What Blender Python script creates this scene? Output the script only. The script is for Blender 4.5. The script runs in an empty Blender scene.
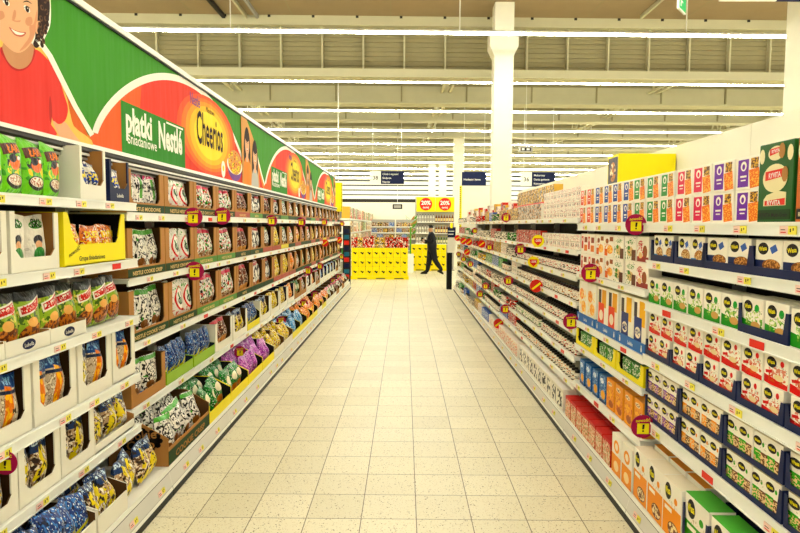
import bpy, math, random
from mathutils import Matrix, Vector
random.seed(7)
PI = math.pi
S = bpy.context.scene
COL = S.collection
EYE = 1.775                      # eye height; the aisle runs along +Y, the camera stands at the origin

# ------------------------------------------------------------------ camera
cam = bpy.data.cameras.new('camera')
cam.lens = 27.7; cam.sensor_width = 36.0; cam.clip_end = 200
camo = bpy.data.objects.new('camera', cam); COL.objects.link(camo)
camo.matrix_world = (Matrix.Translation((0, 0, EYE)) @ Matrix.Rotation(math.radians(0.42), 4, 'Z')
                     @ Matrix.Rotation(math.radians(90 - 3.86), 4, 'X') @ Matrix.Rotation(math.radians(0.3), 4, 'Z'))
S.camera = camo
# ------------------------------------------------------------------ world and exposure
w = bpy.data.worlds.new('world'); S.world = w; w.use_nodes = True
w.node_tree.nodes['Background'].inputs[0].default_value = (1.0, 0.98, 0.86, 1)
w.node_tree.nodes['Background'].inputs[1].default_value = 0.10
S.view_settings.view_transform = 'Standard'; S.view_settings.look = 'None'
S.view_settings.exposure = 0.95; S.view_settings.gamma = 1.0; S.view_settings.use_curve_mapping = False
TUBE_POWER = 36.0

CM = camo.matrix_world.copy()
def sight(px, py, X=None, Y=None):
    """the point of the upright plane X = ... or Y = ... that the photograph shows at (px, py)"""
    d = CM.to_3x3() @ Vector((px - 400, 266.5 - py, -615.6))
    t = X / d.x if X is not None else Y / d.y
    return d.x * t, d.y * t, EYE + d.z * t

# ------------------------------------------------------------------ colour and materials
def lin(h, sat=1.0):
    h = h.lstrip('#'); r = []
    for i in (0, 2, 4):
        c = int(h[i:i+2], 16) / 255
        r.append(c / 12.92 if c <= .04045 else ((c + .055) / 1.055) ** 2.4)
    g = .3*r[0] + .6*r[1] + .1*r[2]
    r = [max(0, g + (c - g)*sat) for c in r]
    return (r[0], r[1], r[2], 1)

MATS = {}
def mat(name, col, rough=.5, metal=0, emit=0, bump=None):
    if name in MATS: return MATS[name]
    m = bpy.data.materials.new(name); m.use_nodes = True
    nt = m.node_tree; b = nt.nodes['Principled BSDF']
    c = lin(col)
    b.inputs['Base Color'].default_value = c
    b.inputs['Roughness'].default_value = rough
    b.inputs['Metallic'].default_value = metal
    b.inputs['Specular IOR Level'].default_value = .18
    if emit:
        b.inputs['Emission Color'].default_value = c; b.inputs['Emission Strength'].default_value = emit
    else:
        # slight tonal wear so no surface is perfectly flat
        tc = nt.nodes.new('ShaderNodeTexCoord'); n = nt.nodes.new('ShaderNodeTexNoise')
        n.inputs['Scale'].default_value = 3.0 if not bump else bump[0]
        nt.links.new(tc.outputs['Object'], n.inputs['Vector'])
        hs = nt.nodes.new('ShaderNodeHueSaturation'); mr = nt.nodes.new('ShaderNodeMapRange')
        mr.inputs[3].default_value = .93; mr.inputs[4].default_value = 1.07
        nt.links.new(n.outputs[0], mr.inputs[0]); nt.links.new(mr.outputs[0], hs.inputs['Value'])
        hs.inputs['Color'].default_value = c; nt.links.new(hs.outputs[0], b.inputs['Base Color'])
        if bump:
            bp = nt.nodes.new('ShaderNodeBump'); bp.inputs['Strength'].default_value = bump[1]; bp.inputs['Distance'].default_value = bump[2]
            nt.links.new(n.outputs[0], bp.inputs['Height']); nt.links.new(bp.outputs[0], b.inputs['Normal'])
    MATS[name] = m
    return m

def pm(name, base, layers, rough=.42, crinkle=0):
    """printed packaging: shapes laid out over the UV square of the printed face"""
    if name in MATS: return MATS[name]
    m = bpy.data.materials.new(name); m.use_nodes = True
    nt = m.node_tree; N = nt.nodes.new; L = nt.links.new
    b = nt.nodes['Principled BSDF']; b.inputs['Roughness'].default_value = rough; b.inputs['Specular IOR Level'].default_value = .30 if crinkle else .15
    tc = N('ShaderNodeTexCoord'); oi = N('ShaderNodeObjectInfo')
    rgb = N('ShaderNodeRGB'); rgb.outputs[0].default_value = lin(base, 1.1)
    cur = rgb.outputs[0]
    off = N('ShaderNodeVectorMath'); off.operation = 'MULTIPLY_ADD'
    comb = N('ShaderNodeCombineXYZ')
    for k in range(3): L(oi.outputs['Random'], comb.inputs[k])
    L(comb.outputs[0], off.inputs[0]); off.inputs[1].default_value = (9, 7, 5); L(tc.outputs['UV'], off.inputs[2])
    def region(kind, cx, cy, rx, ry, rot=0):
        mp = N('ShaderNodeMapping'); mp.vector_type = 'TEXTURE'
        mp.inputs['Location'].default_value = (cx, cy, 0); mp.inputs['Rotation'].default_value = (0, 0, rot)
        mp.inputs['Scale'].default_value = (rx, ry, 1)
        L(tc.outputs['UV'], mp.inputs['Vector'])
        if kind == 'e':
            ln = N('ShaderNodeVectorMath'); ln.operation = 'LENGTH'; L(mp.outputs[0], ln.inputs[0]); v = ln.outputs['Value']
        else:
            ab = N('ShaderNodeVectorMath'); ab.operation = 'ABSOLUTE'; L(mp.outputs[0], ab.inputs[0])
            sp = N('ShaderNodeSeparateXYZ'); L(ab.outputs[0], sp.inputs[0])
            mx = N('ShaderNodeMath'); mx.operation = 'MAXIMUM'; L(sp.outputs[0], mx.inputs[0]); L(sp.outputs[1], mx.inputs[1]); v = mx.outputs[0]
        lt = N('ShaderNodeMath'); lt.operation = 'LESS_THAN'; L(v, lt.inputs[0]); lt.inputs[1].default_value = 1
        return lt.outputs[0]
    for ly in layers:
        k = ly[0]
        if k in 'er':
            mask = region(k, *ly[1:5], rot=(ly[6] if len(ly) > 6 else 0)); col = ly[5]
        else:                                   # 'n': scale, threshold, colour, region
            _, sc, thr, col, reg = ly[:5]
            nz = N('ShaderNodeTexNoise'); nz.inputs['Scale'].default_value = sc; nz.inputs['Detail'].default_value = 1.0
            L(off.outputs[0], nz.inputs['Vector'])
            gt = N('ShaderNodeMath'); gt.operation = 'GREATER_THAN'; L(nz.outputs[0], gt.inputs[0]); gt.inputs[1].default_value = thr
            mask = gt.outputs[0]
            if reg:
                r = region(*reg); mu = N('ShaderNodeMath'); mu.operation = 'MULTIPLY'; L(mask, mu.inputs[0]); L(r, mu.inputs[1]); mask = mu.outputs[0]
        mix = N('ShaderNodeMix'); mix.data_type = 'RGBA'
        L(mask, mix.inputs[0]); L(cur, mix.inputs[6]); mix.inputs[7].default_value = lin(col, 1.14); cur = mix.outputs[2]
    L(cur, b.inputs['Base Color'])
    if crinkle:
        nz = N('ShaderNodeTexNoise'); nz.inputs['Scale'].default_value = 7; L(off.outputs[0], nz.inputs['Vector'])
        bp = N('ShaderNodeBump'); bp.inputs['Strength'].default_value = crinkle; bp.inputs['Distance'].default_value = .02
        L(nz.outputs[0], bp.inputs['Height']); L(bp.outputs[0], b.inputs['Normal'])
    MATS[name] = m
    return m

# ------------------------------------------------------------------ mesh helpers
class MB:
    def __init__(s): s.v = []; s.f = []; s.m = []; s.uv = []; s.mats = []
    def mi(s, m):
        if m not in s.mats: s.mats.append(m)
        return s.mats.index(m)
    def face(s, pts, m, uv=None):
        n = len(s.v); s.v += [tuple(p) for p in pts]
        s.f.append(tuple(range(n, n + len(pts)))); s.m.append(s.mi(m)); s.uv.append(uv)
    def grid(s, P, m, uvs=None):                # P[i][j] points, shared vertices
        n = len(s.v); a = len(P); c = len(P[0]); k = s.mi(m)
        for r in P: s.v += [tuple(p) for p in r]
        for i in range(a - 1):
            for j in range(c - 1):
                s.f.append((n + i*c + j, n + i*c + j + 1, n + (i+1)*c + j + 1, n + (i+1)*c + j)); s.m.append(k)
                s.uv.append([uvs[i][j], uvs[i][j+1], uvs[i+1][j+1], uvs[i+1][j]] if uvs else None)
    def box(s, x0, x1, y0, y1, z0, z1, m, front=None, top=None, ch=0.0):
        """front is the -y face; ch chamfers the vertical and front edges"""
        f = front or m; t = top or m
        c = ch
        if c:
            s.face([(x0+c, y0, z0+c), (x1-c, y0, z0+c), (x1-c, y0, z1-c), (x0+c, y0, z1-c)], f, [(0, 0), (1, 0), (1, 1), (0, 1)])
            s.face([(x0, y0+c, z0+c), (x0+c, y0, z0+c), (x0+c, y0, z1-c), (x0, y0+c, z1-c)], m)
            s.face([(x1-c, y0, z0+c), (x1, y0+c, z0+c), (x1, y0+c, z1-c), (x1-c, y0, z1-c)], m)
            s.face([(x0+c, y0, z1-c), (x1-c, y0, z1-c), (x1-c, y0+c, z1), (x0+c, y0+c, z1)], t)
            s.face([(x0+c, y0+c, z0), (x1-c, y0+c, z0), (x1-c, y0, z0+c), (x0+c, y0, z0+c)], m)
            s.face([(x0+c, y0, z1-c), (x0+c, y0+c, z1), (x0, y0+c, z1-c)], m); s.face([(x1-c, y0, z1-c), (x1, y0+c, z1-c), (x1-c, y0+c, z1)], m)
            s.face([(x0, y0+c, z1-c), (x0+c, y0+c, z1), (x0+c, y1, z1), (x0, y1, z1-c)], m); s.face([(x1, y0+c, z1-c), (x1, y1, z1-c), (x1-c, y1, z1), (x1-c, y0+c, z1)], m)
            s.face([(x0+c, y0+c, z1), (x1-c, y0+c, z1), (x1-c, y1, z1), (x0+c, y1, z1)], t, [(0, 0), (1, 0), (1, 1), (0, 1)])
            s.face([(x0, y1, z0+c), (x0, y0+c, z0+c), (x0, y0+c, z1-c), (x0, y1, z1-c)], m, [(0, 0), (1, 0), (1, 1), (0, 1)])
            s.face([(x1, y0+c, z0+c), (x1, y1, z0+c), (x1, y1, z1-c), (x1, y0+c, z1-c)], m, [(0, 0), (1, 0), (1, 1), (0, 1)])
            s.face([(x1, y1, z0), (x0, y1, z0), (x0, y1, z1), (x1, y1, z1)], m)
            s.face([(x0, y1, z0), (x1, y1, z0), (x1, y0+c, z0), (x0, y0+c, z0)], m)
            return
        q = [(0, 0), (1, 0), (1, 1), (0, 1)]
        s.face([(x0, y0, z0), (x1, y0, z0), (x1, y0, z1), (x0, y0, z1)], f, q)
        s.face([(x1, y1, z0), (x0, y1, z0), (x0, y1, z1), (x1, y1, z1)], m, q)
        s.face([(x0, y1, z0), (x0, y0, z0), (x0, y0, z1), (x0, y1, z1)], m, q)
        s.face([(x1, y0, z0), (x1, y1, z0), (x1, y1, z1), (x1, y0, z1)], m, q)
        s.face([(x0, y0, z1), (x1, y0, z1), (x1, y1, z1), (x0, y1, z1)], t, q)
        s.face([(x0, y1, z0), (x1, y1, z0), (x1, y0, z0), (x0, y0, z0)], m, q)
    def lathe(s, prof, m, n=12, c=(0, 0, 0), uv=False, mats=None):
        """prof: (radius, z) from bottom to top"""
        R = []
        for k in range(n + 1):
            a = 2 * PI * k / n - PI / 2 - PI
            R.append([(c[0] + r * math.cos(a), c[1] + r * math.sin(a), c[2] + z) for r, z in prof])
        for k in range(n):
            for j in range(len(prof) - 1):
                mm = mats[j] if mats else m
                u0, u1 = k / n, (k + 1) / n
                s.face([R[k][j], R[k+1][j], R[k+1][j+1], R[k][j+1]], mm, [(u0, 0), (u1, 0), (u1, 1), (u0, 1)])
    def tube(s, a, b, r, m, n=8):
        a = Vector(a); b = Vector(b); d = (b - a).normalized()
        u = d.orthogonal().normalized(); w_ = d.cross(u)
        ra = [a + (u * math.cos(2*PI*k/n) + w_ * math.sin(2*PI*k/n)) * r for k in range(n)]
        rb = [p + (b - a) for p in ra]
        for k in range(n): s.face([ra[k], ra[(k+1) % n], rb[(k+1) % n], rb[k]], m)
        s.face(ra[::-1], m); s.face(rb, m)
    def bar(s, a, b, wd, ht, m):                # rectangular bar between two points
        a = Vector(a); b = Vector(b); d = (b - a).normalized()
        u = d.cross(Vector((0, 0, 1)));
        if u.length < 1e-4: u = Vector((1, 0, 0))
        u.normalize(); w_ = u.cross(d)
        c = [(-1, -1), (1, -1), (1, 1), (-1, 1)]
        ra = [a + u * (x * wd/2) + w_ * (y * ht/2) for x, y in c]; rb = [p + (b - a) for p in ra]
        for k in range(4): s.face([ra[k], ra[(k+1) % 4], rb[(k+1) % 4], rb[k]], m)
        s.face(ra[::-1], m); s.face(rb, m)
    def disc(s, cx, cz, rx, rz, y, m, n=20, yt=None):   # ellipse facing -y, with thickness to yt
        P = [(cx + rx*math.cos(2*PI*k/n), y, cz + rz*math.sin(2*PI*k/n)) for k in range(n)]
        s.face(P, m)
        if yt is not None:
            Q = [(p[0], yt, p[2]) for p in P]
            s.face(Q[::-1], m)
            for k in range(n): s.face([P[k], Q[k], Q[(k+1) % n], P[(k+1) % n]], m)
    def text(s, txt, x, z, size, y, m, slant=0, sx=1.0, bold=0, ang=0, align='CENTER'):
        for pts in glyphs(txt, bold, align):
            Q = []
            for a, b in pts:
                a = a * sx + b * slant
                a, b = a * size, b * size
                Q.append((x + a*math.cos(ang) - b*math.sin(ang), y, z + a*math.sin(ang) + b*math.cos(ang)))
            s.face(Q, m)
    def xf(s, M):
        s.v = [tuple(M @ Vector(p)) for p in s.v]; return s
    def mesh(s, name, smooth=False):
        me = bpy.data.meshes.new(name); me.from_pydata(s.v, [], s.f)
        for m in s.mats: me.materials.append(m)
        me.polygons.foreach_set('material_index', s.m)
        if any(u for u in s.uv):
            l = me.uv_layers.new(name='UVMap'); k = 0; d = []
            for f, u in zip(s.f, s.uv):
                d += [c for p in (u or [(0, 0)] * len(f)) for c in p]
            l.data.foreach_set('uv', d)
        if smooth: me.polygons.foreach_set('use_smooth', [True] * len(me.polygons))
        me.update(); return me
    def build(s, name, parent=None, smooth=False, loc=(0, 0, 0), label=None):
        o = bpy.data.objects.new(name, s.mesh(name, smooth)); COL.objects.link(o); o.location = loc
        if parent: o.parent = parent
        if label: o['label'] = label
        return o

_g = {}
def glyphs(txt, bold, align):
    key = (txt, bold, align)
    if key in _g: return _g[key]
    c = bpy.data.curves.new('t', 'FONT'); c.body = txt; c.align_x = align; c.resolution_u = 2; c.offset = bold; c.fill_mode = 'FRONT'
    o = bpy.data.objects.new('t', c); COL.objects.link(o)
    bpy.context.view_layer.update()
    me = bpy.data.meshes.new_from_object(o.evaluated_get(bpy.context.evaluated_depsgraph_get()))
    out = [[(me.vertices[i].co.x, me.vertices[i].co.y) for i in p.vertices] for p in me.polygons]
    if me.polygons and me.polygons[0].normal.z < 0: out = [p[::-1] for p in out]
    bpy.data.objects.remove(o); bpy.data.meshes.remove(me); bpy.data.curves.remove(c)
    _g[key] = out
    return out

def empty(name, loc=(0, 0, 0), rz=0):
    o = bpy.data.objects.new(name, None); COL.objects.link(o); o.location = loc; o.rotation_euler = (0, 0, rz); o.empty_display_size = .05
    return o
def tag(o, label, cat, group=None, kind=None):
    o['label'] = label; o['category'] = cat
    if group: o['group'] = group
    if kind: o['kind'] = kind
    return o
def struct(o):
    o['kind'] = 'structure'; return o

KIDS = {}
def copy_tree(o, parent=None):
    c = o.copy(); COL.objects.link(c)
    if parent: c.parent = parent
    for ch in KIDS.get(o.name, []): copy_tree(ch, c)
    return c
class Kind:
    """one kind of goods: built at first use, copied (with its parts) afterwards"""
    def __init__(s, build, cat, desc): s.b = build; s.cat = cat; s.desc = desc; s.proto = None
    def place(s, loc, rz, label, group=None, tilt=0, scale=None):
        if s.proto is None:
            s.proto = s.b(); o = s.proto
            def reg(x):
                KIDS[x.name] = list(x.children)
                for ch in x.children: reg(ch)
            reg(o)
        else:
            o = copy_tree(s.proto)
        o.location = loc; o.rotation_euler = (tilt, 0, rz)
        if scale: o.scale = scale
        tag(o, label, s.cat, group); return o

ORD = ['', 'first', 'second', 'third', 'fourth', 'fifth', 'sixth', 'seventh', 'eighth', 'ninth', 'tenth', 'eleventh', 'twelfth', 'thirteenth',
       'fourteenth', 'fifteenth', 'sixteenth', 'seventeenth', 'eighteenth', 'nineteenth', 'twentieth']
def nth(n): return ORD[n] if n <= 20 else '%d%s' % (n, {1: 'st', 2: 'nd', 3: 'rd'}.get(n % 10, 'th') if n % 100 // 10 != 1 else 'th')
# ================================================================== THE HALL
M = {}
M['white'] = mat('white_metal', '#efefe4', .35)
M['cream'] = mat('cream_paint', '#eeead4', .7)
M['beige'] = mat('beige_steel', '#c6c09c', .6)
M['deck'] = mat('roof_deck', '#99906a', .7)
M['brown'] = mat('brown_soffit', '#a08b68', .8)
M['grey'] = mat('grey_metal', '#a9a59a', .4)
M['dark'] = mat('dark_steel', '#2e2a26', .5)
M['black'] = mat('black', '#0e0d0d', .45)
M['yellow'] = mat('yellow_card', '#f6e410', .45)
M['magenta'] = mat('magenta', '#a80f48', .5)
M['red'] = mat('red', '#e02a1c', .4)
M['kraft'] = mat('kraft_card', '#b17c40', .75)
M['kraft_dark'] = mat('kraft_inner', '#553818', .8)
M['wcard'] = mat('white_card', '#ece7d4', .6)
M['navy'] = mat('navy', '#101a40', .5)
M['green'] = mat('green', '#5c9c35', .45)
M['dgreen'] = mat('dark_green', '#1f3d16', .6)
M['pinkpaper'] = mat('pink_paper', '#f3cfc0', .6)
M['ink'] = mat('ink', '#15120f', .5)
M['cyan'] = mat('blue_lip', '#1e69b4', .4)
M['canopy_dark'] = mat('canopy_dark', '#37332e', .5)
M['tube'] = mat('lamp_tube', '#fbfaea', .5, emit=TUBE_POWER)

# floor: cream speckled tiles, a third of a metre square, with thin grey joints
def floor_mat():
    m = bpy.data.materials.new('speckled_floor_tiles'); m.use_nodes = True; nt = m.node_tree; N = nt.nodes.new; L = nt.links.new
    b = nt.nodes['Principled BSDF']
    tc = N('ShaderNodeTexCoord'); mp = N('ShaderNodeMapping'); mp.inputs['Location'].default_value = (-0.080 + 3.337, -3.72 + .107 + 3.337 * 2, 0)
    L(tc.outputs['Object'], mp.inputs['Vector'])
    br = N('ShaderNodeTexBrick'); br.offset = 0; br.squash = 1
    br.inputs['Scale'].default_value = 1; br.inputs['Mortar Size'].default_value = .0028; br.inputs['Mortar Smooth'].default_value = .1
    br.inputs['Brick Width'].default_value = .3337; br.inputs['Row Height'].default_value = .3337; br.inputs['Bias'].default_value = 0
    br.inputs['Color1'].default_value = lin('#e5dcbc'); br.inputs['Color2'].default_value = lin('#d9d0ae'); br.inputs['Mortar'].default_value = lin('#5c4f32')
    L(mp.outputs[0], br.inputs['Vector'])
    col = br.outputs['Color']
    for sc, thr, c in ((90, .68, '#cdbd90'),):
        nz = N('ShaderNodeTexNoise'); nz.inputs['Scale'].default_value = sc; nz.inputs['Detail'].default_value = 0; L(tc.outputs['Object'], nz.inputs['Vector'])
        gt = N('ShaderNodeMapRange'); gt.inputs[1].default_value = thr; gt.inputs[2].default_value = thr + .04; L(nz.outputs[0], gt.inputs[0])
        mx = N('ShaderNodeMix'); mx.data_type = 'RGBA'; L(gt.outputs[0], mx.inputs[0]); L(col, mx.inputs[6]); mx.inputs[7].default_value = lin(c); col = mx.outputs[2]
    for sc, rad, c in ((34, .15, '#7d6b45'), (60, .16, '#97845a'), (17, .06, '#4a3b22')):
        vo = N('ShaderNodeTexVoronoi'); vo.inputs['Scale'].default_value = sc; L(tc.outputs['Object'], vo.inputs['Vector'])
        lt = N('ShaderNodeMath'); lt.operation = 'LESS_THAN'; L(vo.outputs['Distance'], lt.inputs[0]); lt.inputs[1].default_value = rad
        mx = N('ShaderNodeMix'); mx.data_type = 'RGBA'; L(lt.outputs[0], mx.inputs[0]); L(col, mx.inputs[6]); mx.inputs[7].default_value = lin(c); col = mx.outputs[2]
    nz = N('ShaderNodeTexNoise'); nz.inputs['Scale'].default_value = 1.1; nz.inputs['Detail'].default_value = 4; L(tc.outputs['Object'], nz.inputs['Vector'])
    mr = N('ShaderNodeMapRange'); mr.inputs[3].default_value = .92; mr.inputs[4].default_value = 1.06; L(nz.outputs[0], mr.inputs[0])
    hs = N('ShaderNodeHueSaturation'); L(mr.outputs[0], hs.inputs['Value']); L(col, hs.inputs['Color']); L(hs.outputs[0], b.inputs['Base Color'])
    mr2 = N('ShaderNodeMapRange'); mr2.inputs[3].default_value = .34; mr2.inputs[4].default_value = .5; L(nz.outputs[0], mr2.inputs[0]); L(mr2.outputs[0], b.inputs['Roughness'])
    return m
b = MB(); b.face([(-26, -5, 0), (26, -5, 0), (26, 52, 0), (-26, 52, 0)], floor_mat()); struct(b.build('floor'))

# ceiling: flat brown soffit over the near end, corrugated deck beyond
SKEW = .024          # the roof grid sits a touch askew to the aisle
ZT = 6.43
b = MB(); b.box(-26, 26, -5, 14.3, ZT, ZT + .2, M['brown'])
for k in range(-11, 12): b.box(k*2.2 - .006, k*2.2 + .006, -5, 14.2, ZT - .004, ZT, M['deck'])
struct(b.build('ceiling'))
b = MB()
y = 14.5; P = [[], []]
while y < 52:
    for dy, z in ((0, 6.75), (.10, 6.75), (.16, 6.62), (.30, 6.62), (.36, 6.75)):
        P[0].append((-26, y + dy, z)); P[1].append((26, y + dy, z))
    y += .42
b.grid(P, M['deck']); struct(b.build('ceiling'))
# sheeted upstand with posts where the soffit ends
b = MB(); Yw = 14.35; P = [[], []]; z = 5.30
while z < 6.22:
    for dz, dy in ((0, 0), (.080, 0), (.085, .02), (.10, .02), (.105, 0)):
        P[0].append((-26, Yw + dy, z + dz)); P[1].append((26, Yw + dy, z + dz))
    z += .105
b.grid(P, M['deck']); b.box(-26, 26, Yw + .06, Yw + .16, 5.28, 6.75, M['deck'])
struct(b.build('wall_upstand'))
b = MB(); b.box(-26, 26, 14.1, 14.32, 6.22, 6.44, M['beige'])
for k in range(-24, 25): b.box(k*.98 + .2, k*.98 + .26, 14.08, 14.1, 6.38, 6.44, M['dark'])
struct(b.build('ceiling_beam'))
b = MB(); b.box(-26, 26, 14.2, 14.5, 5.13, 5.30, M['beige']); b.box(-26, 26, 14.12, 14.55, 5.10, 5.13, M['beige']); struct(b.build('ceiling_beam'))
for k in range(-22, 23):
    x = k*.93 + .31
    if abs(x - 2.15) < .45: continue
    b = MB(); b.box(x - .018, x + .018, 14.22, 14.36, 5.30, 6.22, M['beige']); struct(b.build('ceiling_post'))
for i, (Y, z0, z1) in enumerate(((18.2, 5.34, 5.80), (22.2, 5.52, 5.86), (26.2, 5.52, 5.9), (30.2, 5.52, 5.86), (34.2, 5.52, 5.9), (38.2, 5.52, 5.86), (42.2, 5.52, 5.9))):
    b = MB(); b.box(-26, 26, Y, Y + .35, z0, z1, M['beige']); b.box(-26, 26, Y - .1, Y + .45, z0 - .05, z0, M['beige'])
    b.box(-26, 26, Y + .05, Y + .3, z1, 6.6, M['deck'])
    for k in range(-13, 14): b.box(k*1.9 + .3, k*1.9 + .34, Y - .04, Y, z0, z1, M['deck'])
    struct(b.build('ceiling_beam'))
# open web joists running down the hall
for X in (-22, -16.2, -10.3, -4.4, 1.6, 7.6, 13.5, 19.5):
    for y0, y1 in ((14.62, 18.05), (18.7, 22.05), (22.7, 26.05), (26.7, 30.05), (30.7, 34.05), (34.7, 38.05), (38.7, 42.05), (42.7, 49.8)):
        b = MB(); za, zb = 5.62, 6.3
        for dx in (-.12, .12):
            b.bar((X + dx, y0, za), (X + dx, y1, za), .06, .06, M['beige']); b.bar((X + dx, y0, zb), (X + dx, y1, zb), .06, .06, M['beige'])
        n = 5; d = (y1 - y0) / n
        for k in range(n):
            b.bar((X, y0 + k*d, za), (X, y0 + (k+.5)*d, zb), .05, .05, M['beige']); b.bar((X, y0 + (k+.5)*d, zb), (X, y0 + (k+1)*d, za), .05, .05, M['beige'])
        struct(b.build('ceiling_truss'))
# cable trays high under the roof, one run per roof field
for X, m, nm in ((-4.05, M['dark'], 'dark cable tray'), (-3.55, M['beige'], 'pale cable conduit'), (-3.3, M['grey'], 'thin grey conduit'), (5.2, M['beige'], 'pale conduit over the jar shelves')):
    for i, (y0, y1) in enumerate(((6.0, 14.0), (14.65, 18.0), (18.75, 22.0), (22.75, 26.0), (26.75, 30.0))):
        w_ = .07 if m is M['dark'] else .045
        b = MB(); b.box(X - w_/2, X + w_/2, y0, y1, 6.34, 6.425, m) if i == 0 else (b.box(X - w_/2, X + w_/2, y0, y1, 6.33, 6.39, m), [b.box(X - .012, X + .012, q, q + .024, 6.39, 6.618, m) for q in (y0 + .5, y1 - .5)])
        tag(b.build('cable_tray'), '%s, %s run from the brown soffit towards the far wall' % (nm, nth(i+1)), 'cable tray')
for o in list(COL.objects):
    if o.name.startswith(('ceiling', 'wall_upstand')): o.rotation_euler[2] = SKEW
# columns
for i, (x, Y, wd, top, cap) in enumerate(((2.065, 13.2, .40, 6.43, 1), (6.50, 9.9, .5, 6.5, 0), (2.30, 26.6, .42, 5.5, 0), (2.25, 37.0, .42, 5.5, 0), (1.62, 37.0, .40, 5.5, 0))):
    b = MB(); b.box(x - wd/2, x + wd/2, Y, Y + wd, 0, top, M['cream'], ch=.0)
    if cap == 1:
        zc = top - 1.1; c = wd/2
        b.face([(x-c, Y-.001, zc), (x+c, Y-.001, zc), (x+c+.1, Y-.001, zc+.2), (x+c+.1, Y-.001, zc+.5), (x-c-.1, Y-.001, zc+.5), (x-c-.1, Y-.001, zc+.2)], M['cream'])
        b.face([(x-c-.1, Y, zc+.2), (x-c, Y, zc), (x-c, Y+wd, zc), (x-c-.1, Y+wd, zc+.2)], M['cream']); b.face([(x+c, Y, zc), (x+c+.1, Y, zc+.2), (x+c+.1, Y+wd, zc+.2), (x+c, Y+wd, zc)], M['cream'])
        b.face([(x-c-.1, Y, zc+.5), (x-c-.1, Y, zc+.2), (x-c-.1, Y+wd, zc+.2), (x-c-.1, Y+wd, zc+.5)], M['cream']); b.face([(x+c+.1, Y, zc+.2), (x+c+.1, Y, zc+.5), (x+c+.1, Y+wd, zc+.5), (x+c+.1, Y+wd, zc+.2)], M['cream'])
        b.face([(x-c-.1, Y, zc+.5), (x-c-.1, Y+wd, zc+.5), (x+c+.1, Y+wd, zc+.5), (x+c+.1, Y, zc+.5)], M['cream'])
    struct(b.build('column'))
# far end of the hall: cream wall below, ribbed bright cladding above
b = MB(); b.box(-26, 26, 50, 50.3, 0, 3.6, M['cream']); b.box(-26, 26, 49.95, 50.2, 3.6, 3.86, M['dark'])
for k in range(8):
    z = 3.86 + k*.38
    b.box(-26, 26, 49.92, 50.25, z, z + .28, M['white']); b.box(-26, 26, 50.05, 50.25, z + .28, z + .38, M['dark'])
struct(b.build('wall_end'))
for x, n in ((-26, 'wall_west'), (26, 'wall_east')):
    b = MB(); b.box(x - .1, x + .1, 6, 50, 0, 6.8, M['cream']); struct(b.build(n))

# rows of strip lights across the hall
n = 0
for k in range(-4, 10):
    Y = 11.85 + 4.0 * k
    t = empty('strip_light', (-Y*math.sin(SKEW), Y*math.cos(SKEW), 5.37), SKEW)
    desc = {0: 'first row beyond the fire exit sign', 1: 'second row, crossing behind the tall cream column'}.get(k)
    where = ('%s row of tubes counted from the brown soffit edge' % nth(k) if k > 1 else desc) if k >= 0 else '%s row back from the soffit edge' % nth(-k)
    tag(t, 'long white fluorescent strip light, ' + where, 'ceiling light', 'strip lights across the ceiling')
    b = MB(); b.box(-24, 24, -.05, .05, .030, .065, M['white']); b.build('housing', t)
    b = MB(); b.box(-24, 24, -.034, .034, .0, .029, M['tube']); b.build('tube', t)
    for q in ([q*4.3 + 1.3 for q in range(-5, 6)] if k < 1 else [q + dx for q in (-22, -16.2, -10.3, -4.4, 1.6, 7.6, 13.5, 19.5) for dx in (-.12, .12)]):
        b = MB(); b.tube((q, 0, .06), (q, 0, 1.058 if k < 1 else .2195), .012, M['white'], 6); b.build('suspension_rod', t)
# ================================================================== SHELVING
M['back_shade'] = mat('back_panel_shade', '#3a332a', .6); M['tag_yellow'] = mat('tag_yellow', '#f0e24e', .5); M['rail_grey'] = mat('rail_grey', '#d6d3c8', .4)
def shelf_mesh(wd, depth, rail=.048, face=-.012):
    """local: front edge at y = 0, goods side z = 0 is the shelf surface; rail hangs in front"""
    b = MB(); b.box(0, wd, .012, depth, -.028, 0, M['white'])
    return b
def price_tag_mesh(red=False):
    b = MB(); b.box(0, .052, -.003, 0, 0, .032, M['pinkpaper'] if not red else M['red']); b.box(.052, .10, -.003, 0, 0, .032, M['tag_yellow'] if not red else M['red'])
    if not red:
        b.box(.008, .040, -.0035, -.003, .006, .010, M['red']); b.box(.008, .035, -.0035, -.003, .016, .019, M['ink'])
        b.box(.064, .070, -.0035, -.003, .009, .022, M['ink']); b.box(.080, .086, -.0035, -.003, .015, .024, M['ink'])
    return b
TAG = price_tag_mesh().mesh('price_tag'); RTAG = price_tag_mesh(True).mesh('price_tag')

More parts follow.
